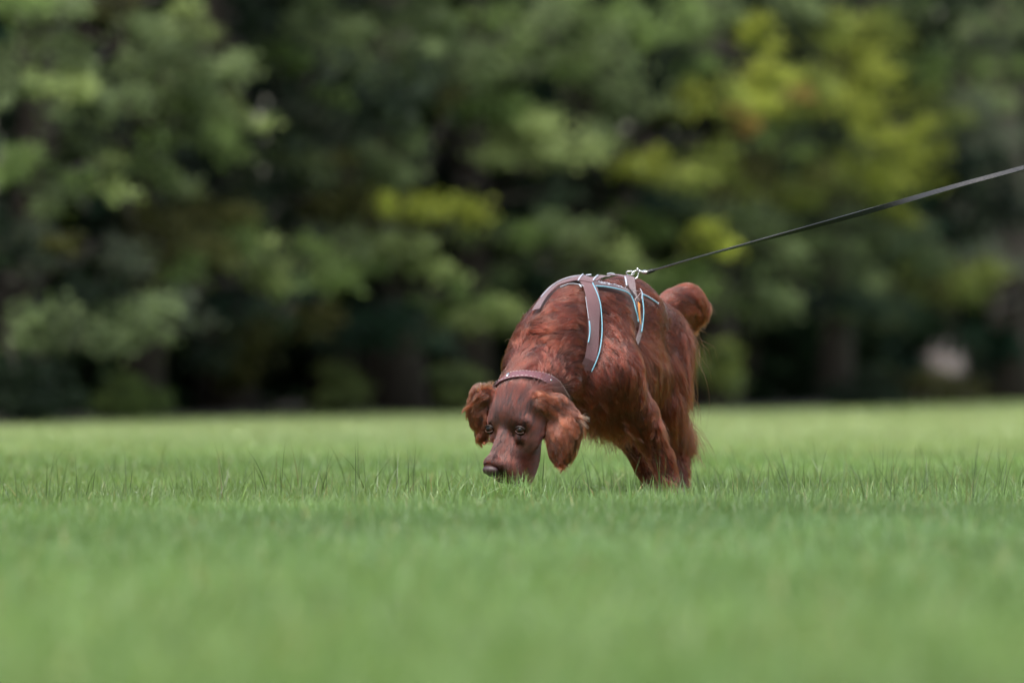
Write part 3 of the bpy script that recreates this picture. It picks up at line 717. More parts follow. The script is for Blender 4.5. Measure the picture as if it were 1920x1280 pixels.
def fur_mat(name, root, tip, rough=.32, rr=.32, sheen=.016):
    """hair shader; colour runs from root to tip, varied lock by lock through the curve attribute 'tint'"""
    m, t, out = mat_new(name)
    h = t.nodes.new('ShaderNodeBsdfHairPrincipled'); h.parametrization = 'COLOR'
    h.inputs['Roughness'].default_value = rough * .85; h.inputs['Radial Roughness'].default_value = rr
    h.inputs['Random Roughness'].default_value = .2; h.inputs['Coat'].default_value = .15
    hi = t.nodes.new('ShaderNodeHairInfo'); mx = N(t, 'ShaderNodeMix', data_type='RGBA')
    mx.inputs[6].default_value = (*root, 1); mx.inputs[7].default_value = (*tip, 1)
    t.links.new(hi.outputs['Intercept'], mx.inputs[0])
    at = t.nodes.new('ShaderNodeAttribute'); at.attribute_name = 'tint'
    hv = t.nodes.new('ShaderNodeHueSaturation'); mr = N(t, 'ShaderNodeMapRange')
    mr.inputs['To Min'].default_value = .28; mr.inputs['To Max'].default_value = 1.85
    t.links.new(at.outputs['Fac'], mr.inputs['Value']); t.links.new(mr.outputs[0], hv.inputs['Value'])
    t.links.new(mx.outputs[2], hv.inputs['Color']); t.links.new(hv.outputs[0], h.inputs['Color'])
    g = t.nodes.new('ShaderNodeBsdfHair'); g.component = 'Reflection'; g.inputs['Color'].default_value = (.80, .70, .78, 1)
    g.inputs['RoughnessU'].default_value = .16; g.inputs['RoughnessV'].default_value = .6
    ms = N(t, 'ShaderNodeMixShader'); ms.inputs[0].default_value = sheen
    t.links.new(h.outputs[0], ms.inputs[1]); t.links.new(g.outputs[0], ms.inputs[2]); t.links.new(ms.outputs[0], out.inputs['Surface']); return m

dog_o = npmesh('dog', V_, F_, skin_mat(), smooth=True)
tag(dog_o, 'red brown long haired setter dog sniffing the grass', 'dog')

# ------------------------------------------------------------------ eyes and nose
def uvs(c, rad, R, nu=20, nv=12, v0=0.0, v1=math.pi):
    """patch of an ellipsoid, pole along R[1] (second local axis)"""
    V = []
    for i in range(nv + 1):
        b = v0 + (v1 - v0) * i / nv
        for j in range(nu):
            a = 2 * math.pi * j / nu
            l = np.array([math.sin(b) * math.cos(a), math.cos(b), math.sin(b) * math.sin(a)]) * rad
            V.append(c + l @ R)
    I = np.arange(len(V)).reshape(nv + 1, nu); J = np.roll(I, -1, 1)
    return np.array(V), np.stack([I[:-1], I[1:], J[1:], J[:-1]], -1).reshape(-1, 4), np.zeros((0, 3), int)
EYE = simple_mat('brown eye', (.018, .007, .003), .10, noise_scale=500, noise_amt=.5, spec=.16)
PUPIL = simple_mat('pupil', (.002, .002, .002), .05, noise_amt=0, spec=.2)
LIDRIM = simple_mat('pale wet lower lid', (.10, .055, .05), .25, noise_amt=.1)
LID = simple_mat('eyelid skin', (.014, .005, .004), .5, noise_amt=.2)
for s, e in zip((1, -1), EYES):
    c = H(*e) + HU * .0015
    gz = nrm(HU * 1.0 + HW * s * .28 + HF * .12 + nrm(CAMP - c) * .6)
    ax = nrm(np.cross(gz, HF)); R = np.stack([ax, gz, np.cross(ax, gz)])
    v, f, t3 = uvs(c - gz * .0078, np.array([.0148, .0148, .0148]), R)
    eo = npmesh('eye', v, f, EYE, dog_o, smooth=True)
    v, f, t3 = uvs(c - gz * .0078, np.array([.01495, .01495, .01495]), R, 18, 4, 0.0, .42)
    npmesh('pupil', v, f, PUPIL, eo, smooth=True)
    # lid rims: an almond outline lying on the eyeball
    dn = nrm(HF - gz * (HF @ gz)); sd_ = np.cross(dn, gz)
    def arc(sgn, h, r0=.0155):
        P_ = []
        for a in np.linspace(-1.15, 1.15, 15):
            l = math.sin(a) * .0140; q = c - gz * .0078
            d = sd_ * l + dn * sgn * h * math.cos(a) ; z = math.sqrt(max(r0 ** 2 - (d ** 2).sum(), 1e-6)); P_.append(q + d + gz * z)
        return np.array(P_)
    v, f, t3 = tube(arc(1, .0102), np.full(15, .0007), 6); npmesh('lower_eyelid', v, [f, t3], LIDRIM, eo, smooth=True)
    v, f, t3 = tube(arc(-1, .0086, .0160), np.full(15, .0028), 6); npmesh('upper_eyelid', v, [f, t3], LID, eo, smooth=True)

def mini(prims, carve, lo, hi, h):
    n = np.ceil((np.array(hi) - lo) / h).astype(int); ax = [lo[k] + h * np.arange(n[k]) for k in range(3)]
    Q = np.stack(np.meshgrid(*ax, indexing='ij'), -1); G = np.full(n, 1.)
    for c, rad, k in prims: G = smin(G, (np.sqrt((((Q - c) / rad) ** 2).sum(-1)) - 1) * min(rad), k)
    for c, rad, k in carve: G = -smin(-G, (np.sqrt((((Q - c) / rad) ** 2).sum(-1)) - 1) * min(rad), k)
    v, f = surface_nets(G); return v * h + np.asarray(lo), f
v, f = mini([((0, 0, 0), (.019, .0135, .0115), .004), ((0, -.010, .001), (.013, .013, .0095), .006)],
            [((.0095, -.004, .0105), (.0042, .0052, .006), .002), ((-.0095, -.004, .0105), (.0042, .0052, .006), .002), ((0, -.012, .012), (.0011, .010, .005), .002)],
            (-.026, -.03, -.018), (.026, .02, .018), .0012)
NOSE_C = (0, -.019, .121)
v = H(*NOSE_C) + (v * 1.3) @ RH
npmesh('nose', v, f, simple_mat('liver nose leather', (.040, .018, .021), .33, noise_scale=400, noise_amt=.3, bump=.5, bump_scale=900, spec=.6), dog_o, smooth=True)
# mouth line
mp = [H(w_, u_, f_) for w_, u_, f_ in [(.034, -.078, .015), (.037, -.082, .045), (.035, -.078, .075), (.026, -.066, .098), (.012, -.052, .116), (.0, -.040, .124)]]

# ------------------------------------------------------------------ harness, collar and lead
WEB = simple_mat('mauve brown webbing', (.100, .033, .041), .55, noise_scale=120, noise_amt=.15, bump=.5, bump_scale=1500, sheen=.4)
WEBD = simple_mat('dark plum webbing', (.055, .022, .030), .55, noise_scale=120, noise_amt=.2, bump=.5, bump_scale=1500, sheen=.3)
BLUE = simple_mat('light blue piping', (.16, .38, .50), .5, noise_scale=300, noise_amt=.15)
PALE = simple_mat('pale trim and painted sheen', (.42, .46, .54), .4, noise_scale=200, noise_amt=.1)  # whitish sheen along the straps put into a pale base colour
ORANGE = simple_mat('orange label', (.72, .27, .05), .6, noise_scale=400, noise_amt=.25)
THREAD = simple_mat('pale thread', (.60, .52, .52), .7, noise_amt=.2)
CHROME = simple_mat('chromed steel', (.62, .62, .63), .18, metal=1.0, noise_amt=.05)
LEATHER = simple_mat('mauve leather', (.140, .055, .066), .38, noise_scale=90, noise_amt=.2, bump=.3, bump_scale=700, spec=.6)
BLACKL = simple_mat('black lead leather', (.004, .005, .007), .20, noise_scale=60, noise_amt=.4, bump=.4, bump_scale=400, spec=.6)
HOLE = simple_mat('punched hole', (.01, .006, .006), .8, noise_amt=0)

def resample(p, n):
    p = np.asarray(p, float)
    if len(p) > 2:      # Catmull-Rom
        q = np.vstack([2 * p[0] - p[1], p, 2 * p[-1] - p[-2]]); out = []
        for i in range(1, len(q) - 2):
            for t in np.linspace(0, 1, 12, endpoint=False):
                a, b, c, d = q[i - 1], q[i], q[i + 1], q[i + 2]
                out.append(.5 * ((2 * b) + (c - a) * t + (2 * a - 5 * b + 4 * c - d) * t * t + (3 * b - a - 3 * c + d) * t ** 3))
        out.append(p[-1]); p = np.array(out)
    s = np.concatenate([[0], np.cumsum(np.linalg.norm(np.diff(p, axis=0), axis=1))])
    return np.stack([np.interp(np.linspace(0, s[-1], n), s, p[:, k]) for k in range(p.shape[1])], -1)

STRAPS = []         # (points, half width) used to part the fur
def strip(name, pts, width, off, mat, parent, thick=.0018, closed=False, part=True, nrmf=None, conform=True, across=5):
    pts = np.asarray(pts, float); n = len(pts)
    if closed: tan = np.roll(pts, -1, 0) - np.roll(pts, 1, 0)
    else: tan = np.gradient(pts, axis=0)
    tan /= np.linalg.norm(tan, axis=1)[:, None] + 1e-9
    nn = sgrad(pts) if nrmf is None else nrmf
    nn = nn - tan * (nn * tan).sum(1)[:, None]; nn /= np.linalg.norm(nn, axis=1)[:, None] + 1e-9
    sd_ = np.cross(tan, nn); width = np.broadcast_to(width, (n,)); off = np.broadcast_to(off, (n,))
    T = []; B = []
    for u in np.linspace(-.5, .5, across):
        q = pts + sd_ * (u * width)[:, None]
        if conform: q = q - sgrad(q) * (sdf(q) - off)[:, None] * .9
        edge = .35 if abs(u) == .5 else 0
        T.append(q - nn * thick * edge); B.append(q - nn * thick)
    T = np.stack(T, 1); B = np.stack(B, 1); m = across
    V = np.concatenate([T.reshape(-1, 3), B.reshape(-1, 3)]); I = np.arange(n * m).reshape(n, m); J = I + n * m; F = []
    rng_ = range(n) if closed else range(n - 1)
    for i in rng_:
        k = (i + 1) % n
        for a in range(m - 1):
            F.append((I[i, a], I[i, a + 1], I[k, a + 1], I[k, a])); F.append((J[i, a], J[k, a], J[k, a + 1], J[i, a + 1]))
        F.append((I[i, 0], I[k, 0], J[k, 0], J[i, 0])); F.append((I[i, m - 1], J[i, m - 1], J[k, m - 1], I[k, m - 1]))
    if not closed:
        for i in (0, n - 1):
            for a in range(m - 1): F.append((I[i, a], J[i, a], J[i, a + 1], I[i, a + 1]))
    if part: STRAPS.append((pts, width * .5))
    return npmesh(name, V, np.array(F), mat, parent, smooth=False)

def smoothpts(p, it=3, closed=False):
    p = p.copy()
    for _ in range(it):
        q = p.copy()
        if closed: q = (np.roll(p, 1, 0) + 2 * p + np.roll(p, -1, 0)) / 4
        else: q[1:-1] = (p[:-2] + 2 * p[1:-1] + p[2:]) / 4
        p = q
    return p
def pxpath(px, n, off):
    q = resample(np.array(px, float), n)
    return smoothpts(np.array([hit(a, b, off) for a, b in q]), 4)
def piping(name, px, off, mat, parent, r=.0014, n=30, part=False):
    p = pxpath(px, n, off); v, f, t3 = tube(p, np.full(n, r), 6)
    if part: STRAPS.append((p, np.full(n, r * 2.2)))
    return npmesh(name, v, [f, t3], mat, parent, smooth=True)
def section(c, nvec, start, off, n=90, offf=None, lo=.02):
    """closed loop where a plane through c cuts the dog"""
    nvec = nrm(nvec); a = nrm(start - nvec * (start @ nvec)); b = np.cross(nvec, a); out = []
    for k in range(n):
        t = 2 * math.pi * k / n; d = math.cos(t) * a + math.sin(t) * b
        s = np.linspace(lo, .32, 260)[:, None]; q = c + d * s; v = sdf(q) - off
        i = np.where(v > 0)[0]; i = i[0] if len(i) else 120
        out.append(q[i])
    return np.array(out)

har = empty('harness', tuple(P(1130, 560, .1))); tag(har, 'mauve walking harness with light blue edging around the dog\'s back', 'harness')
OF = .0125
# girth band: closed loop round the chest
h0, h1, h2 = hit(1098, 524, OF), hit(1113, 600, OF), hit(1102, 690, OF)
gn = nrm(np.cross(h1 - h0, h2 - h0)); gc = np.array([.245, .03, .45]); gc = gc - gn * ((gc - h0) @ gn)
loop = section(gc, gn, UP, OF, 110); 
loop = smoothpts(loop, 3, True)
low = np.clip((loop[:, 2] - .395) / .03, 0, 1)
offs = .003 + (OF - .003) * low
loop = onto(loop, 0.0, 2); loop = loop + sgrad(loop) * offs[:, None]
g = strip('girth_strap', loop, .043, offs, WEB, har, closed=True, part=False)
kk = loop[:, 2] > .428
STRAPS.append((loop[kk], np.full(kk.sum(), .019)))
piping('piping', [(1111, 530), (1118, 545), (1125, 565), (1128, 590), (1129, 620), (1126, 650), (1119, 675), (1109, 697)], OF + .001, BLUE, g, .0017, 40, True)
piping('piping', [(1098, 556), (1100, 570), (1102, 585), (1104, 598)], OF + .001, PALE, g, .0007)
piping('piping', [(1105, 602), (1106, 612), (1106, 622), (1105, 632), (1103, 642)], OF + .001, BLUE, g, .0020)
# front yoke over the right shoulder and its twin
yk = pxpath([(1092, 520), (1068, 524), (1045, 532), (1028, 546), (1014, 562), (1004, 580)], 34, OF)
y_ = strip('shoulder_strap', yk, .026, OF, WEB, har)
piping('piping', [(1086, 516), (1064, 521), (1044, 529), (1027, 542), (1014, 557)], OF + .001, PALE, y_, .0013)
piping('piping', [(1095, 536), (1080, 532), (1066, 532), (1050, 538)], OF + .001, PALE, y_, .0009)
jn = pxpath([(1083, 521), (1097, 522), (1113, 525)], 12, OF + .002)
j_ = strip('yoke_plate', jn, .030, OF + .002, WEB, har)
piping('piping', [(1084, 526), (1088, 519), (1093, 514)], OF + .003, PALE, j_, .0022, 10)
strip('pale_sheen_patch', pxpath([(1099, 515), (1108, 514)], 6, OF + .004), .007, OF + .004, PALE, j_, part=False)
piping('piping', [(1086, 533), (1090, 538)], OF + .003, PALE, j_, .0022, 5)
# back strap with pale lettering, blue edge below
bs = pxpath([(1112, 530), (1130, 532), (1150, 536), (1168, 541), (1182, 548)], 30, OF)
b_ = strip('back_strap', bs, .020, OF, WEBD, har)
piping('piping', [(1117, 536), (1132, 537), (1150, 540), (1166, 544), (1178, 549), (1185, 556)], OF + .001, BLUE, b_, .0021, 30, True)
# small worn letter-like marks, as illegible as in the photograph
rm = np.random.default_rng(4); vs = []
for a0, a1 in ((1122, 1135), (1137, 1149), (1152, 1177)):
    xs = np.arange(a0, a1, 2.5)
    for x in xs:
        yy = np.interp(x, [1112, 1130, 1150, 1168, 1182], [527.5, 529.5, 533, 538, 546]); 
        for _ in range(2):
            q = np.array([hit(x + rm.uniform(-.6, 1.2), yy + rm.uniform(-2.6, 2.6), OF + .0008), hit(x + rm.uniform(-.6, 1.6), yy + rm.uniform(-2.6, 2.6), OF + .0008)])
            vs.append(tube(np.linspace(q[0], q[1], 3), np.full(3, .00075), 5))
v, f = join(vs); npmesh('lettering', v, f, PALE, b_)
# far back strap and the rear yoke
fb = pxpath([(1113, 524), (1125, 518), (1142, 515), (1160, 515), (1176, 519)], 26, OF)
f_ = strip('far_back_strap', fb, .018, OF, WEB, har)
piping('piping', [(1112, 526), (1116, 520), (1121, 516)], OF + .002, PALE, f_, .0024, 8)
piping('piping', [(1138, 514), (1146, 512), (1152, 514)], OF + .002, PALE, f_, .0020, 8)
rp = pxpath([(1180, 517), (1184, 532), (1188, 546)], 14, OF + .002)
r_ = strip('rear_plate', rp, .030, OF + .002, WEB, har)
rp2 = pxpath([(1186, 543), (1192, 553), (1197, 566)], 14, OF + .003)
r2 = strip('stitched_triangle', rp2, np.linspace(.026, .006, 14), OF + .003, WEBD, har)
for a, b in (((1188, 546), (1200, 564)), ((1202, 548), (1190, 562)), ((1187, 545), (1203, 546))):
    piping('stitching', [a, ((a[0] + b[0]) / 2, (a[1] + b[1]) / 2), b], OF + .0045, THREAD, r2, .0005, 8)
piping('piping', [(1172, 519), (1174, 527), (1175, 535)], OF + .003, PALE, r_, .0026, 10)
# rear girth strap down the flank
rs = pxpath([(1193, 560), (1198, 580), (1201, 600), (1202, 622), (1200, 640)], 26, OF)
ro = np.concatenate([np.full(18, OF), np.linspace(OF, .002, 8)])
s_ = strip('flank_strap', rs, .020, ro, WEB, har)
piping('piping', [(1184, 555), (1189, 566), (1192, 580), (1196, 594), (1197, 604)], OF + .001, BLUE, s_, .0021, 20, True)
piping('piping', [(1204, 548), (1205, 562), (1207, 580), (1206, 600), (1203, 622)], OF + .001, BLUE, s_, .0019, 24, True)
piping('piping', [(1200, 541), (1204, 546), (1203, 560)], OF + .002, PALE, s_, .0011, 8)
lb = pxpath([(1198, 568), (1199, 585), (1200, 600), (1202, 608)], 14, OF + .004)
strip('label_tag', lb, np.concatenate([np.full(10, .0120), np.linspace(.011, .003, 4)]), OF + .0045, ORANGE, har, thick=.001)
ts = pxpath([(1205, 551), (1215, 556), (1226, 563), (1235, 570)], 16, OF)
t_ = strip('tail_side_strap', ts, .010, OF, WEB, har)
piping('piping', [(1206, 552), (1216, 557), (1227, 564), (1234, 569)], OF + .0015, BLUE, t_, .0018, 16, True)
v, f, t3 = uvs(hit(1234, 569, OF + .002), np.array([.003, .003, .003]), np.eye(3), 10, 6); npmesh('strap_end', v, f, PALE, har, smooth=True)
# D ring
RC = hit(1178, 516, OF) + np.array([.006, 0, .006])
def ring(c, R, r, ax, up, n=20, arc=2 * math.pi, sx=1.):
    ax = nrm(ax); a = nrm(up - ax * (up @ ax)); b = np.cross(ax, a); t = np.linspace(0, arc, n)
    return tube(np.array([c + a * math.cos(x) * R + b * math.sin(x) * R * sx for x in t]), np.full(n, r), 8)
v, f, t3 = ring(RC, .012, .0018, (0, 1, .15), np.array([1., 0, 0]), 22, sx=.55)
npmesh('metal_ring', v, [f, t3], CHROME, har, smooth=True)

# collar
c0, c1, c2 = hit(934, 712, .009), hit(988, 699, .009), hit(1040, 719, .009)
cc = (P(1000, 722, -.24)); cn = nrm(np.cross(c1 - c0, c2 - c0)); cc = cc - cn * ((cc - c0) @ cn)
col_ = empty('collar', tuple(cc)); tag(col_, 'mauve leather dog collar with studs and stitched edges', 'collar')
cl = smoothpts(section(cc, cn, UP, .009, 80, lo=.01), 5, True)
cband = strip('band', cl, .035, .009, LEATHER, col_, thick=.003, closed=True, conform=False)
def on_collar(px, py, out=.0006):
    q = P(px, py, -.3); i = int(np.argmin(((cl - q)[:, [0, 2]] ** 2).sum(1) + .0 * cl[:, 1])); return cl[i]
ctan = np.roll(cl, -1, 0) - np.roll(cl, 1, 0); ctan /= np.linalg.norm(ctan, axis=1)[:, None]
cnn = sgrad(cl); cnn -= ctan * (cnn * ctan).sum(1)[:, None]; cnn /= np.linalg.norm(cnn, axis=1)[:, None]; csd = np.cross(ctan, cnn)
for sg in (-1, 1):
    parts = []; q = resample(np.vstack([cl, cl[:1]]), 121)[:-1]; qs = resample(np.vstack([csd, csd[:1]]), 121)[:-1]; qn = resample(np.vstack([cnn, cnn[:1]]), 121)[:-1]
    for i in range(0, 120, 1):
        k = (i + 1) % 120
        if i % 2 == 0:
            a = q[i] + qs[i] * sg * .0148 + qn[i] * .0004; b = q[k] + qs[k] * sg * .0148 + qn[k] * .0004
            parts.append(tube(np.array([a, b]), np.full(2, .0007), 5))
    v, f = join(parts); npmesh('stitching', v, f, THREAD, cband)
vis = np.argsort(((cl - P(1029, 721, -.33))[:, [0, 2]] ** 2).sum(1) + (cl[:, 1] > cc[1]) * 1)[0]
vis2 = np.argsort(((cl - P(954, 702, -.3))[:, [0, 2]] ** 2).sum(1) + (cl[:, 1] > cc[1]) * 1)[0]
R = np.stack([ctan[vis], cnn[vis], csd[vis]]); v, f, t3 = uvs(cl[vis] + cnn[vis] * .0005, np.array([.0042, .003, .0042]), R, 14, 8); npmesh('stud', v, f, CHROME, col_, smooth=True)
R = np.stack([ctan[vis2], cnn[vis2], csd[vis2]]); v, f, t3 = uvs(cl[vis2] + cnn[vis2] * .001, np.array([.005, .0035, .0115]), R, 14, 8); npmesh('buckle', v, f, CHROME, col_, smooth=True)
for dk, sg in ((3, 0.2), (5, -.4), (-9, -.3), (-6, .6)):
    for k, base in ((dk, vis2),):
        i = (base + k) % len(cl); R = np.stack([ctan[i], cnn[i], csd[i]])
        v, f, t3 = uvs(cl[i] + csd[i] * sg * .01 + cnn[i] * .0, np.array([.0016, .0006, .0016]), R, 10, 4); npmesh('punched_hole', v, f, HOLE, cband)

# lead
LS = RC + np.array([.010, 0, .001])
def lp(px, py, y): return P(px, py, y)
ld = empty('dog_lead', tuple(LS)); tag(ld, 'black leather dog lead running taut up to the right', 'lead')
path = [lp(1214, 510, .14), lp(1300, 485, .09), lp(1400, 457.5, .03), lp(1500, 431, -.04), lp(1600, 404, -.11), lp(1700, 375.5, -.18), lp(1800, 347, -.25), lp(1920, 314.5, -.33), lp(2150, 250, -.5), lp(2400, 170, -.7)]
path = resample(np.array(path), 150); s = np.linspace(0, 1, 150)
pxs = path[:, 0] / (CAM_D + path[:, 1]) * FPX + 960
roll = np.interp(pxs, [1214, 1300, 1400, 1500, 1560, 1640, 1720, 1800, 1920, 2400], [80, 76, 68, 48, 30, 8, -18, -30, -34, -60])
wd = np.interp(pxs, [1214, 1300, 1500, 1920], [.009, .011, .015, .015]); 
tan = np.gradient(path, axis=0); tan /= np.linalg.norm(tan, axis=1)[:, None]
sA = np.cross(tan, [0, 1., 0]); sA /= np.linalg.norm(sA, axis=1)[:, None]; sB = np.cross(tan, sA)
rr = np.radians(roll)[:, None]; W_ = sA * np.cos(rr) + sB * np.sin(rr); N_ = np.cross(tan, W_)
V = []; 
prof = [(-.5, -.35), (-.46, -.5), (.46, -.5), (.5, -.35), (.5, .35), (.46, .5), (-.46, .5), (-.5, .35)]
for a, b in prof: V.append(path + W_ * (a * wd)[:, None] + N_ * b * .0042)
V = np.stack(V, 1); I = np.arange(150 * 8).reshape(150, 8); J = np.roll(I, -1, 1)
F = np.stack([I[:-1], J[:-1], J[1:], I[1:]], -1).reshape(-1, 4)
npmesh('strap', V.reshape(-1, 3), [F, np.array([I[0][::-1]]), np.array([I[-1]])], BLACKL, ld)
hk = []
A = lp(1190, 519, .145); B = lp(1184, 508, .145)
hookp = resample(np.array([lp(1199, 509, .145), lp(1191, 508, .142), lp(1185, 513, .14), lp(1185, 520, .14), lp(1191, 523, .142), lp(1196, 518, .145), lp(1197, 512, .145)]), 26)
hk.append(tube(hookp, np.full(26, .0022), 8))
v, f = join(hk); npmesh('snap_hook', v, f, CHROME, ld, smooth=True)
sw = resample(np.array([lp(1197, 509.5, .145), lp(1200, 509, .145), lp(1203, 510, .145), lp(1207, 510, .145), lp(1213, 510.5, .14), lp(1217, 509, .14)]), 24)
v, f, t3 = tube(sw, np.interp(np.linspace(0, 1, 24), [0, .15, .3, .42, .6, .85, 1], [.004, .0055, .0028, .0058, .0066, .006, .005]), 12); npmesh('swivel', v, [f, t3], CHROME, ld, smooth=True)
v, f, t3 = tube(np.array([lp(1195, 508, .14), lp(1196, 503, .14)]), np.array([.002, .0038]), 8); npmesh('thumb_catch', v, [f, t3], CHROME, ld, smooth=True)
v, f, t3 = tube(resample(np.array([lp(1212, 510.5, .14), lp(1217, 509.5, .14), lp(1230, 505.5, .135)]), 8), np.array([.0066, .0066, .006, .006, .0055, .005, .004, .003]), 10); npmesh('end_sleeve', v, [f, t3], BLACKL, ld, smooth=True)

# ------------------------------------------------------------------ fur
def prim_weights(p):
    """blend the hair settings of the nearest body pieces"""
    Wt = np.zeros((len(p), len(PR)), np.float32)
    for i, q in enumerate(PR):
        m = np.all((p > q['lo'] - .05) & (p < q['hi'] + .05), axis=1)
        if m.any(): Wt[m, i] = np.exp(-np.abs(sd_prim(q, p[m])) / (.004 if q['head'] else .010))
    Wt /= Wt.sum(1, keepdims=True) + 1e-12
    return Wt
FLOW = np.array([q['flow'] for q in PR]); LEN = np.array([q['L'] for q in PR]); LIFT = np.array([q['lift'] for q in PR])
ZN = {z: np.array([q['zone'] == z for q in PR], float) for z in ('coat', 'belly', 'thigh', 'tail', 'ear', 'face')}

def roots(n, dens=None):
    a, b, c, d = [V_[F_[:, k]] for k in range(4)]
    ar = .5 * np.linalg.norm(np.cross(c - a, d - b), axis=1)
    if dens is not None: ar = ar * np.maximum(dens, 0)
    k = rng.choice(len(F_), n, p=ar / ar.sum()); u, v = rng.random((n, 1)), rng.random((n, 1))
    return (a[k] * (1 - u) + b[k] * u) * (1 - v) + (d[k] * (1 - u) + c[k] * u) * v
FC = (V_[F_[:, 0]] + V_[F_[:, 2]]) / 2
FW = prim_weights(FC)
FZ = {z: FW @ ZN[z] for z in ZN}
eyeP = [H(*e) for e in EYES]; noseP = H(*NOSE_C)
st_p = np.concatenate([resample(s_[0], 80) for s_ in STRAPS]); st_w = np.concatenate([np.interp(np.linspace(0, 1, 80), np.linspace(0, 1, len(s_[1])), s_[1]) for s_ in STRAPS])

def grow(n, dens, K, lenf, rad, clump=.6, per=28, wave=.12, wfreq=2.2, grav=.5, jit=.18, flowf=None, liftf=1.0, randlen=.25, cutstrap=True, lockc=.36):
    p = roots(n, dens)
    ok = (p[:, 2] > .003)
    for e in eyeP: ok &= np.linalg.norm(p - e, axis=1) > .0138
    ok &= np.linalg.norm(p - noseP, axis=1) > .021
    p = p[ok]; Wt = prim_weights(p); nn = sgrad(p)
    fl = Wt @ FLOW; L = Wt @ LEN; lf = (Wt @ LIFT) * liftf
    zz = {z: Wt @ ZN[z] for z in ZN}
    if flowf is not None: fl = flowf(p, nn, fl)
    L = lenf(p, nn, L, zz) * np.clip(1 + rng.normal(0, randlen, len(p)), .35, 1.7)
    ok = L > .0015; p, nn, fl, L, lf = p[ok], nn[ok], fl[ok], L[ok], lf[ok]; zz = {z: zz[z][ok] for z in zz}
    n = len(p)
    # coherent swirls in the lie of the coat
    a = .38 * noise3(p, 16, 31, 2) * (1 - zz['face'] * .7) * (1 - .5 * zz['ear']) + .30 * noise3(p, 48, 32, 2) * (1 - zz['face']) + rng.normal(0, jit, n)
    tg = fl - nn * (fl * nn).sum(1)[:, None]; tg /= np.linalg.norm(tg, axis=1)[:, None] + 1e-9
    bt = np.cross(nn, tg); tg = tg * np.cos(a)[:, None] + bt * np.sin(a)[:, None]
    gi = rng.choice(n, max(4, n // per), replace=False); kd = kdtree.KDTree(len(gi))
    for i, j in enumerate(gi): kd.insert(p[j], i)
    kd.balance(); nearg = np.array([kd.find(q)[1] for q in p]); near = gi[nearg]
    # locks: a random value per lock, smoothed along the lie of the hair so that ridges run with the coat
    sp = np.median([kd.find_n(p[j], 2)[1][2] for j in gi[:400]])
    iF = np.array([kd.find(p[j] + tg[j] * sp * 1.6)[1] for j in gi]); iB = np.array([kd.find(p[j] - tg[j] * sp * 1.6)[1] for j in gi])
    val = rng.normal(size=len(gi))
    for _ in range(5): val = .4 * val + .3 * val[iF] + .3 * val[iB]
    val = (val - val.mean()) / val.std(); lockv = val[nearg]
    lf = lf * np.clip(1 + .28 * lockv, .35, 1.8); L = L * np.clip(1 + .15 * lockv, .6, 1.4)
    lf = lf * np.clip(1 + .6 * noise3(p, 38, 33, 2) * (1 - zz['tail'] * .3) + rng.normal(0, .25, n), .2, 2.2)
    pts = np.zeros((n, K, 3)); pts[:, 0] = p - nn * .0008; ds = (L / (K - 1))[:, None]; cur = p.copy(); hmax = np.zeros(n)
    ph = noise3(p, 30, 35, 2) * 4 + rng.normal(0, .5, n)
    g_l = np.clip(L / .06, 0, 1.5)[:, None] * grav
    for k in range(1, K):
        t = k / (K - 1)
        gn_ = sgrad(cur) if k > 1 else nn; s = sdf(cur)
        nr_ = np.clip(1 - (s - .01) / .03, 0, 1)[:, None]
        tk = tg - gn_ * (tg * gn_).sum(1)[:, None] * nr_
        tk /= np.linalg.norm(tk, axis=1)[:, None] + 1e-9
        sidev = np.cross(gn_, tk)
        d = tk + gn_ * (lf * (1 - t) ** 1.2)[:, None] - UP * g_l * t + sidev * (wave * np.sin(ph + t * wfreq * 6.28) * np.clip(L / .03, .2, 1.4))[:, None] + gn_ * (wave * .5 * np.cos(ph * 1.3 + t * wfreq * 6.28) * np.clip(L / .03, .2, 1.2))[:, None]
        d /= np.linalg.norm(d, axis=1)[:, None]; cur = cur + d * ds
        s = sdf(cur); hm = .0010 + .0014 * zz['face'] + .16 * lf * L * np.sqrt(t); fix = (s < hm) & (s > -.03)
        gf = sgrad(cur); cur = np.where(fix[:, None], cur + gf * (hm - s)[:, None], cur)
        pts[:, k] = cur
    # clumping into locks
    tt = (np.linspace(0, 1, K) ** 1.2)[None, :, None]; cf = np.clip(clump * rng.uniform(.6, 1.15, n), 0, .95)[:, None, None]
    dn_ = np.linalg.norm(pts[near][:, -1] - pts[:, -1], axis=1); cf = cf * (dn_ < .045)[:, None, None]
    target = pts[near]
    Lr = (L / np.maximum(L[near], .004))[:, None, None]
    pts = pts + (target - pts) * cf * tt
    # no hair in front of the eyes
    bad = np.zeros(n, bool)
    for e in eyeP:
        ec = e + HU * .012
        for k_ in range(1, K): bad |= np.linalg.norm(pts[:, k_] - ec, axis=1) < .0165
    kp = ~bad; pts, L, near, p, lockv = pts[kp], L[kp], near[kp], p[kp], lockv[kp]; n = len(pts)
    # straps press the coat down and part it
    if cutstrap:
        kd2 = kdtree.KDTree(len(st_p))
        for i, q in enumerate(st_p): kd2.insert(q, i)
        kd2.balance(); keep = np.ones(n, bool)
        for kk_, fr in ((0, .95), (2, .9), (K // 2, .85), (K - 1, .7)):
            for i in range(n):
                if keep[i]:
                    _, j, dd = kd2.find(pts[i, kk_])
                    if dd < .016 + st_w[j] and dd < math.hypot(st_w[j] * fr, .013): keep[i] = False
        pts, L, near, p, lockv = pts[keep], L[keep], near[keep], p[keep], lockv[keep]; n = len(pts)
    tint = np.clip(.48 + .13 * noise3(p, 22, 41, 2) + .16 * noise3(p, 150, 42, 2) + lockc * .55 * lockv + rng.normal(0, .12, n), 0, 1)
    return pts, L, tint

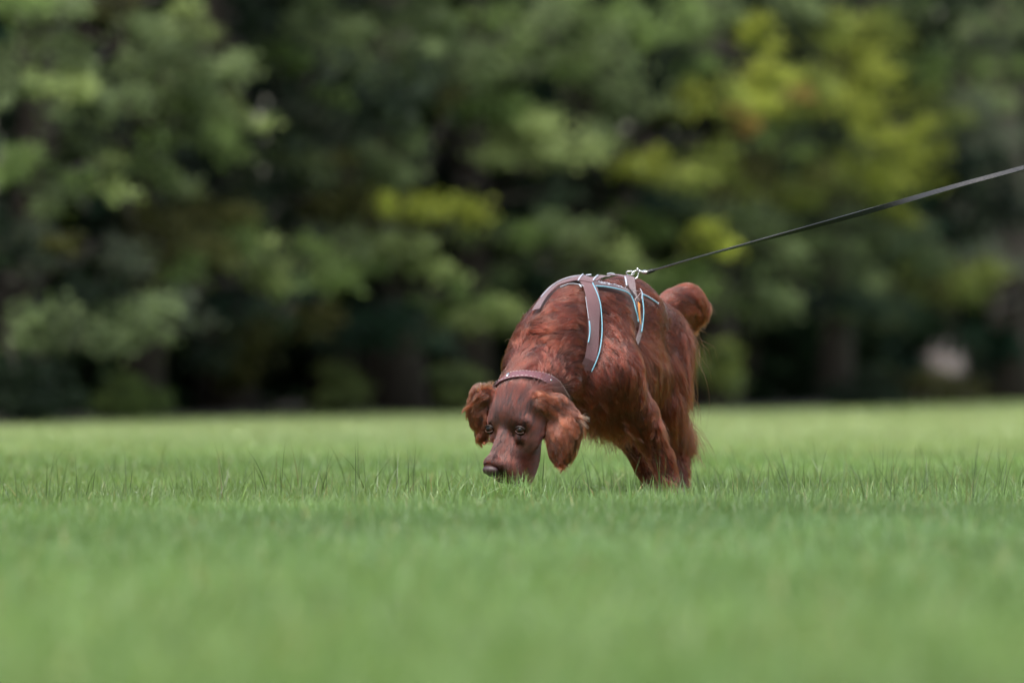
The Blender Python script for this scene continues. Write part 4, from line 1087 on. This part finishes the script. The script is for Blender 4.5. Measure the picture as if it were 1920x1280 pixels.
def curves_obj(name, groups, mat, parent):
    """groups: list of (pts (n,K,3), tint, root radius)"""
    cv = bpy.data.hair_curves.new(name)
    sizes = np.concatenate([np.full(len(g[0]), g[0].shape[1], np.int32) for g in groups])
    cv.add_curves(sizes.tolist())
    pos = np.concatenate([g[0].reshape(-1, 3) for g in groups]).astype(np.float32)
    cv.position_data.foreach_set('vector', pos.ravel())
    rad = []
    for g in groups:
        K = g[0].shape[1]; pr_ = (1 - np.linspace(0, 1, K) ** 2.5 * .85)
        rad.append((g[2] * pr_[None, :] * rng.uniform(.75, 1.25, (len(g[0]), 1))).ravel())
    rad = np.concatenate(rad).astype(np.float32)
    ra = cv.attributes.get('radius') or cv.attributes.new('radius', 'FLOAT', 'POINT'); ra.data.foreach_set('value', rad)
    ti = cv.attributes.new('tint', 'FLOAT', 'CURVE'); ti.data.foreach_set('value', np.concatenate([g[1] for g in groups]).astype(np.float32))
    cv.materials.append(mat)
    o = bpy.data.objects.new(name, cv); return link(o, parent)

FUR = fur_mat('mahogany coat', (.020, .0024, .0009), (.132, .0160, .0050), .22)
FURE = fur_mat('lighter ear hair', (.024, .0036, .0015), (.160, .030, .0095), .22)
FURF = fur_mat('short face hair', (.016, .0024, .0013), (.070, .0105, .0048), .20)

backside = lambda nn: np.clip(nn @ BACK, 0, 1)
def len_coat(p, nn, L, z):
    leg = np.clip((.36 - p[:, 2]) / .12, 0, 1) * (1 - z['ear']) * (1 - z['face'])
    L = L * (1 + 1.1 * backside(nn) * leg * (1 - z['belly']))
    L = L * 1.15
    return L * (z['face'] < .5) * (z['ear'] < .5)
nonface = (1 - FZ['face']) * (1 - FZ['ear'])
G = []
pts, L, ti = grow(140000, nonface * (1 + .0 * FZ['coat']), 8, len_coat, None, clump=.72, per=17, wave=.22, wfreq=1.2, grav=.45, liftf=1.05, lockc=.32)
curves_obj('coat', [(pts, ti, .00038)], FUR, dog_o)

# short hair of the face
pts, L, ti = grow(120000, FZ['face'], 5, lambda p, nn, L, z: L * (1.25 + 2.2 * np.clip((p[:, 2] - .28) / .06, 0, 1)) * (z['face'] > .35) * (z['ear'] < .6), None, clump=.55, per=12, wave=.04, grav=.05, jit=.11, randlen=.3, lockc=.62)
fp = (pts[:, 0] - O_) @ RH.T          # lighter auburn on the muzzle and the back of the skull, darker on the forehead
ti = np.clip(ti + .22 * np.clip((fp[:, 2] - .03) / .05, 0, 1) + .30 * np.clip((-fp[:, 2] - .10) / .05, 0, 1) - .12, 0, 1)
curves_obj('face_hair', [(pts, ti, .00028)], FURF, dog_o)

# ears
def flow_ear(p, nn, fl):
    c = np.where((p[:, :1] > .07), P(1046, 790, -.37)[None], P(902, 775, -.33)[None])
    d = p - c; d[:, 2] = 0; return fl + d * 2.2 * np.clip((p[:, 2:3] - .20) / .08, 0, 1)
pts, L, ti = grow(36000, FZ['ear'], 11, lambda p, nn, L, z: L * (z['ear'] >= .25) * 1.25, None, clump=.82, per=55, wave=.26, wfreq=1.3, liftf=1.2, grav=.5, flowf=flow_ear, lockc=.42)
curves_obj('ear_feathering', [(pts, ti, .00042)], FURE, dog_o)

# long feathering of belly, thighs, fore legs and tail
def len_feather(p, nn, L, z):
    thigh = np.clip(z['thigh'] * 1.5, 0, 1) * np.clip(nn @ (BACK * .8 + LEFT * .6), 0, 1)
    rump = np.clip((p[:, 1] - .33) / .05, 0, 1) * np.clip(nn @ (BACK * .8 + LEFT * .5) - .25, 0, 1) * np.clip((.56 - p[:, 2]) / .1, 0, 1)
    belly = z['belly'] * np.clip(-nn[:, 2] - .1, 0, 1)
    leg = np.clip((.30 - p[:, 2]) / .05, 0, 1) * np.clip(nn @ BACK - .3, 0, 1) * (p[:, 2] > .08)
    Lr = .11 * thigh * np.clip((p[:, 2] - .02) / .30, .12, 1) + .085 * rump + .10 * belly + .055 * leg + .05 * z['tail'] * .8
    return np.minimum(Lr, .14) * (Lr > .012)
dens = (FZ['thigh'] * 1.4 + FZ['belly'] + FZ['tail'] * 1.6 + .5) * nonface
def flow_feather(p, nn, fl): return fl * .6 + (BACK * .35 + LEFT * .10) * np.clip((.42 - p[:, 2:3]) / .2, 0, 1) * np.clip((p[:, 1:2] - .2) / .1, 0, 1) + BACK * .15 - UP * .9
pts, L, ti = grow(42000, dens * (1 - FZ['tail']), 11, len_feather, None, clump=.92, per=95, wave=.20, wfreq=1.1, grav=.55, flowf=flow_feather, liftf=1.5, jit=.16, lockc=.75)
# loose curling strands that escape the locks, dark against the meadow
p2, L2, t2 = grow(4600, dens * (1 - FZ['tail']), 14, lambda p, nn, L, z: len_feather(p, nn, L, z) * 1.35, None, clump=.2, per=6, wave=.45, wfreq=1.1, grav=.8, flowf=flow_feather, liftf=1.8, jit=.35)
curves_obj('feathering', [(pts, ti, .00040), (p2, t2 * .3, .00042)], FUR, dog_o)
pts, L, ti = grow(16000, FZ['tail'] ** 2, 9, lambda p, nn, L, z: .040 * z['tail'] + .008, None, clump=.85, per=50, wave=.18, grav=.30, liftf=.85, lockc=.6)
curves_obj('tail_hair', [(pts, ti, .00042)], FUR, dog_o)

# sun-bleached wisps: at the tip of the nearer ear and the curls on top of the farther one
def wisp(n, c, d, L, curl, spread, seed):
    r = np.random.default_rng(seed); K = 10; c = np.asarray(c); d = nrm(d); pts = np.zeros((n, K, 3)); p = c + r.normal(0, spread, (n, 3)); pts[:, 0] = p
    a = nrm(np.cross(d, UP)); b = np.cross(d, a); ph = r.uniform(0, 6.28, n) * .4; dd = d + r.normal(0, .16, (n, 3)); LL = L * r.uniform(.6, 1.1, n)
    for k in range(1, K):
        t = k / (K - 1); w_ = curl * t
        v = dd + a * (w_ * np.sin(ph + t * 7))[:, None] + b * (w_ * np.cos(ph + t * 7))[:, None]; v /= np.linalg.norm(v, axis=1)[:, None]
        p = p + v * (LL / (K - 1))[:, None]; pts[:, k] = p
    return pts, r.uniform(.4, .9, n), .00042
T_ = [wisp(26, hit(1086, 779, .014), (1, -.2, -.32), .036, .35, .0035, 1), wisp(18, hit(1088, 790, .014), (.9, -.2, -.75), .030, .35, .004, 2)]
for k, (a, b) in enumerate(((898, 733), (904, 729), (910, 728), (916, 727), (922, 726))):
    T_.append(wisp(24, hit(a, b, .012), (-.35 + .12 * k, -.25, .75), .026, 1.2, .0024, 10 + k))
curves_obj('pale_wisps', T_, fur_mat('sun-bleached hair', (.08, .02, .008), (.28, .105, .045)), dog_o)
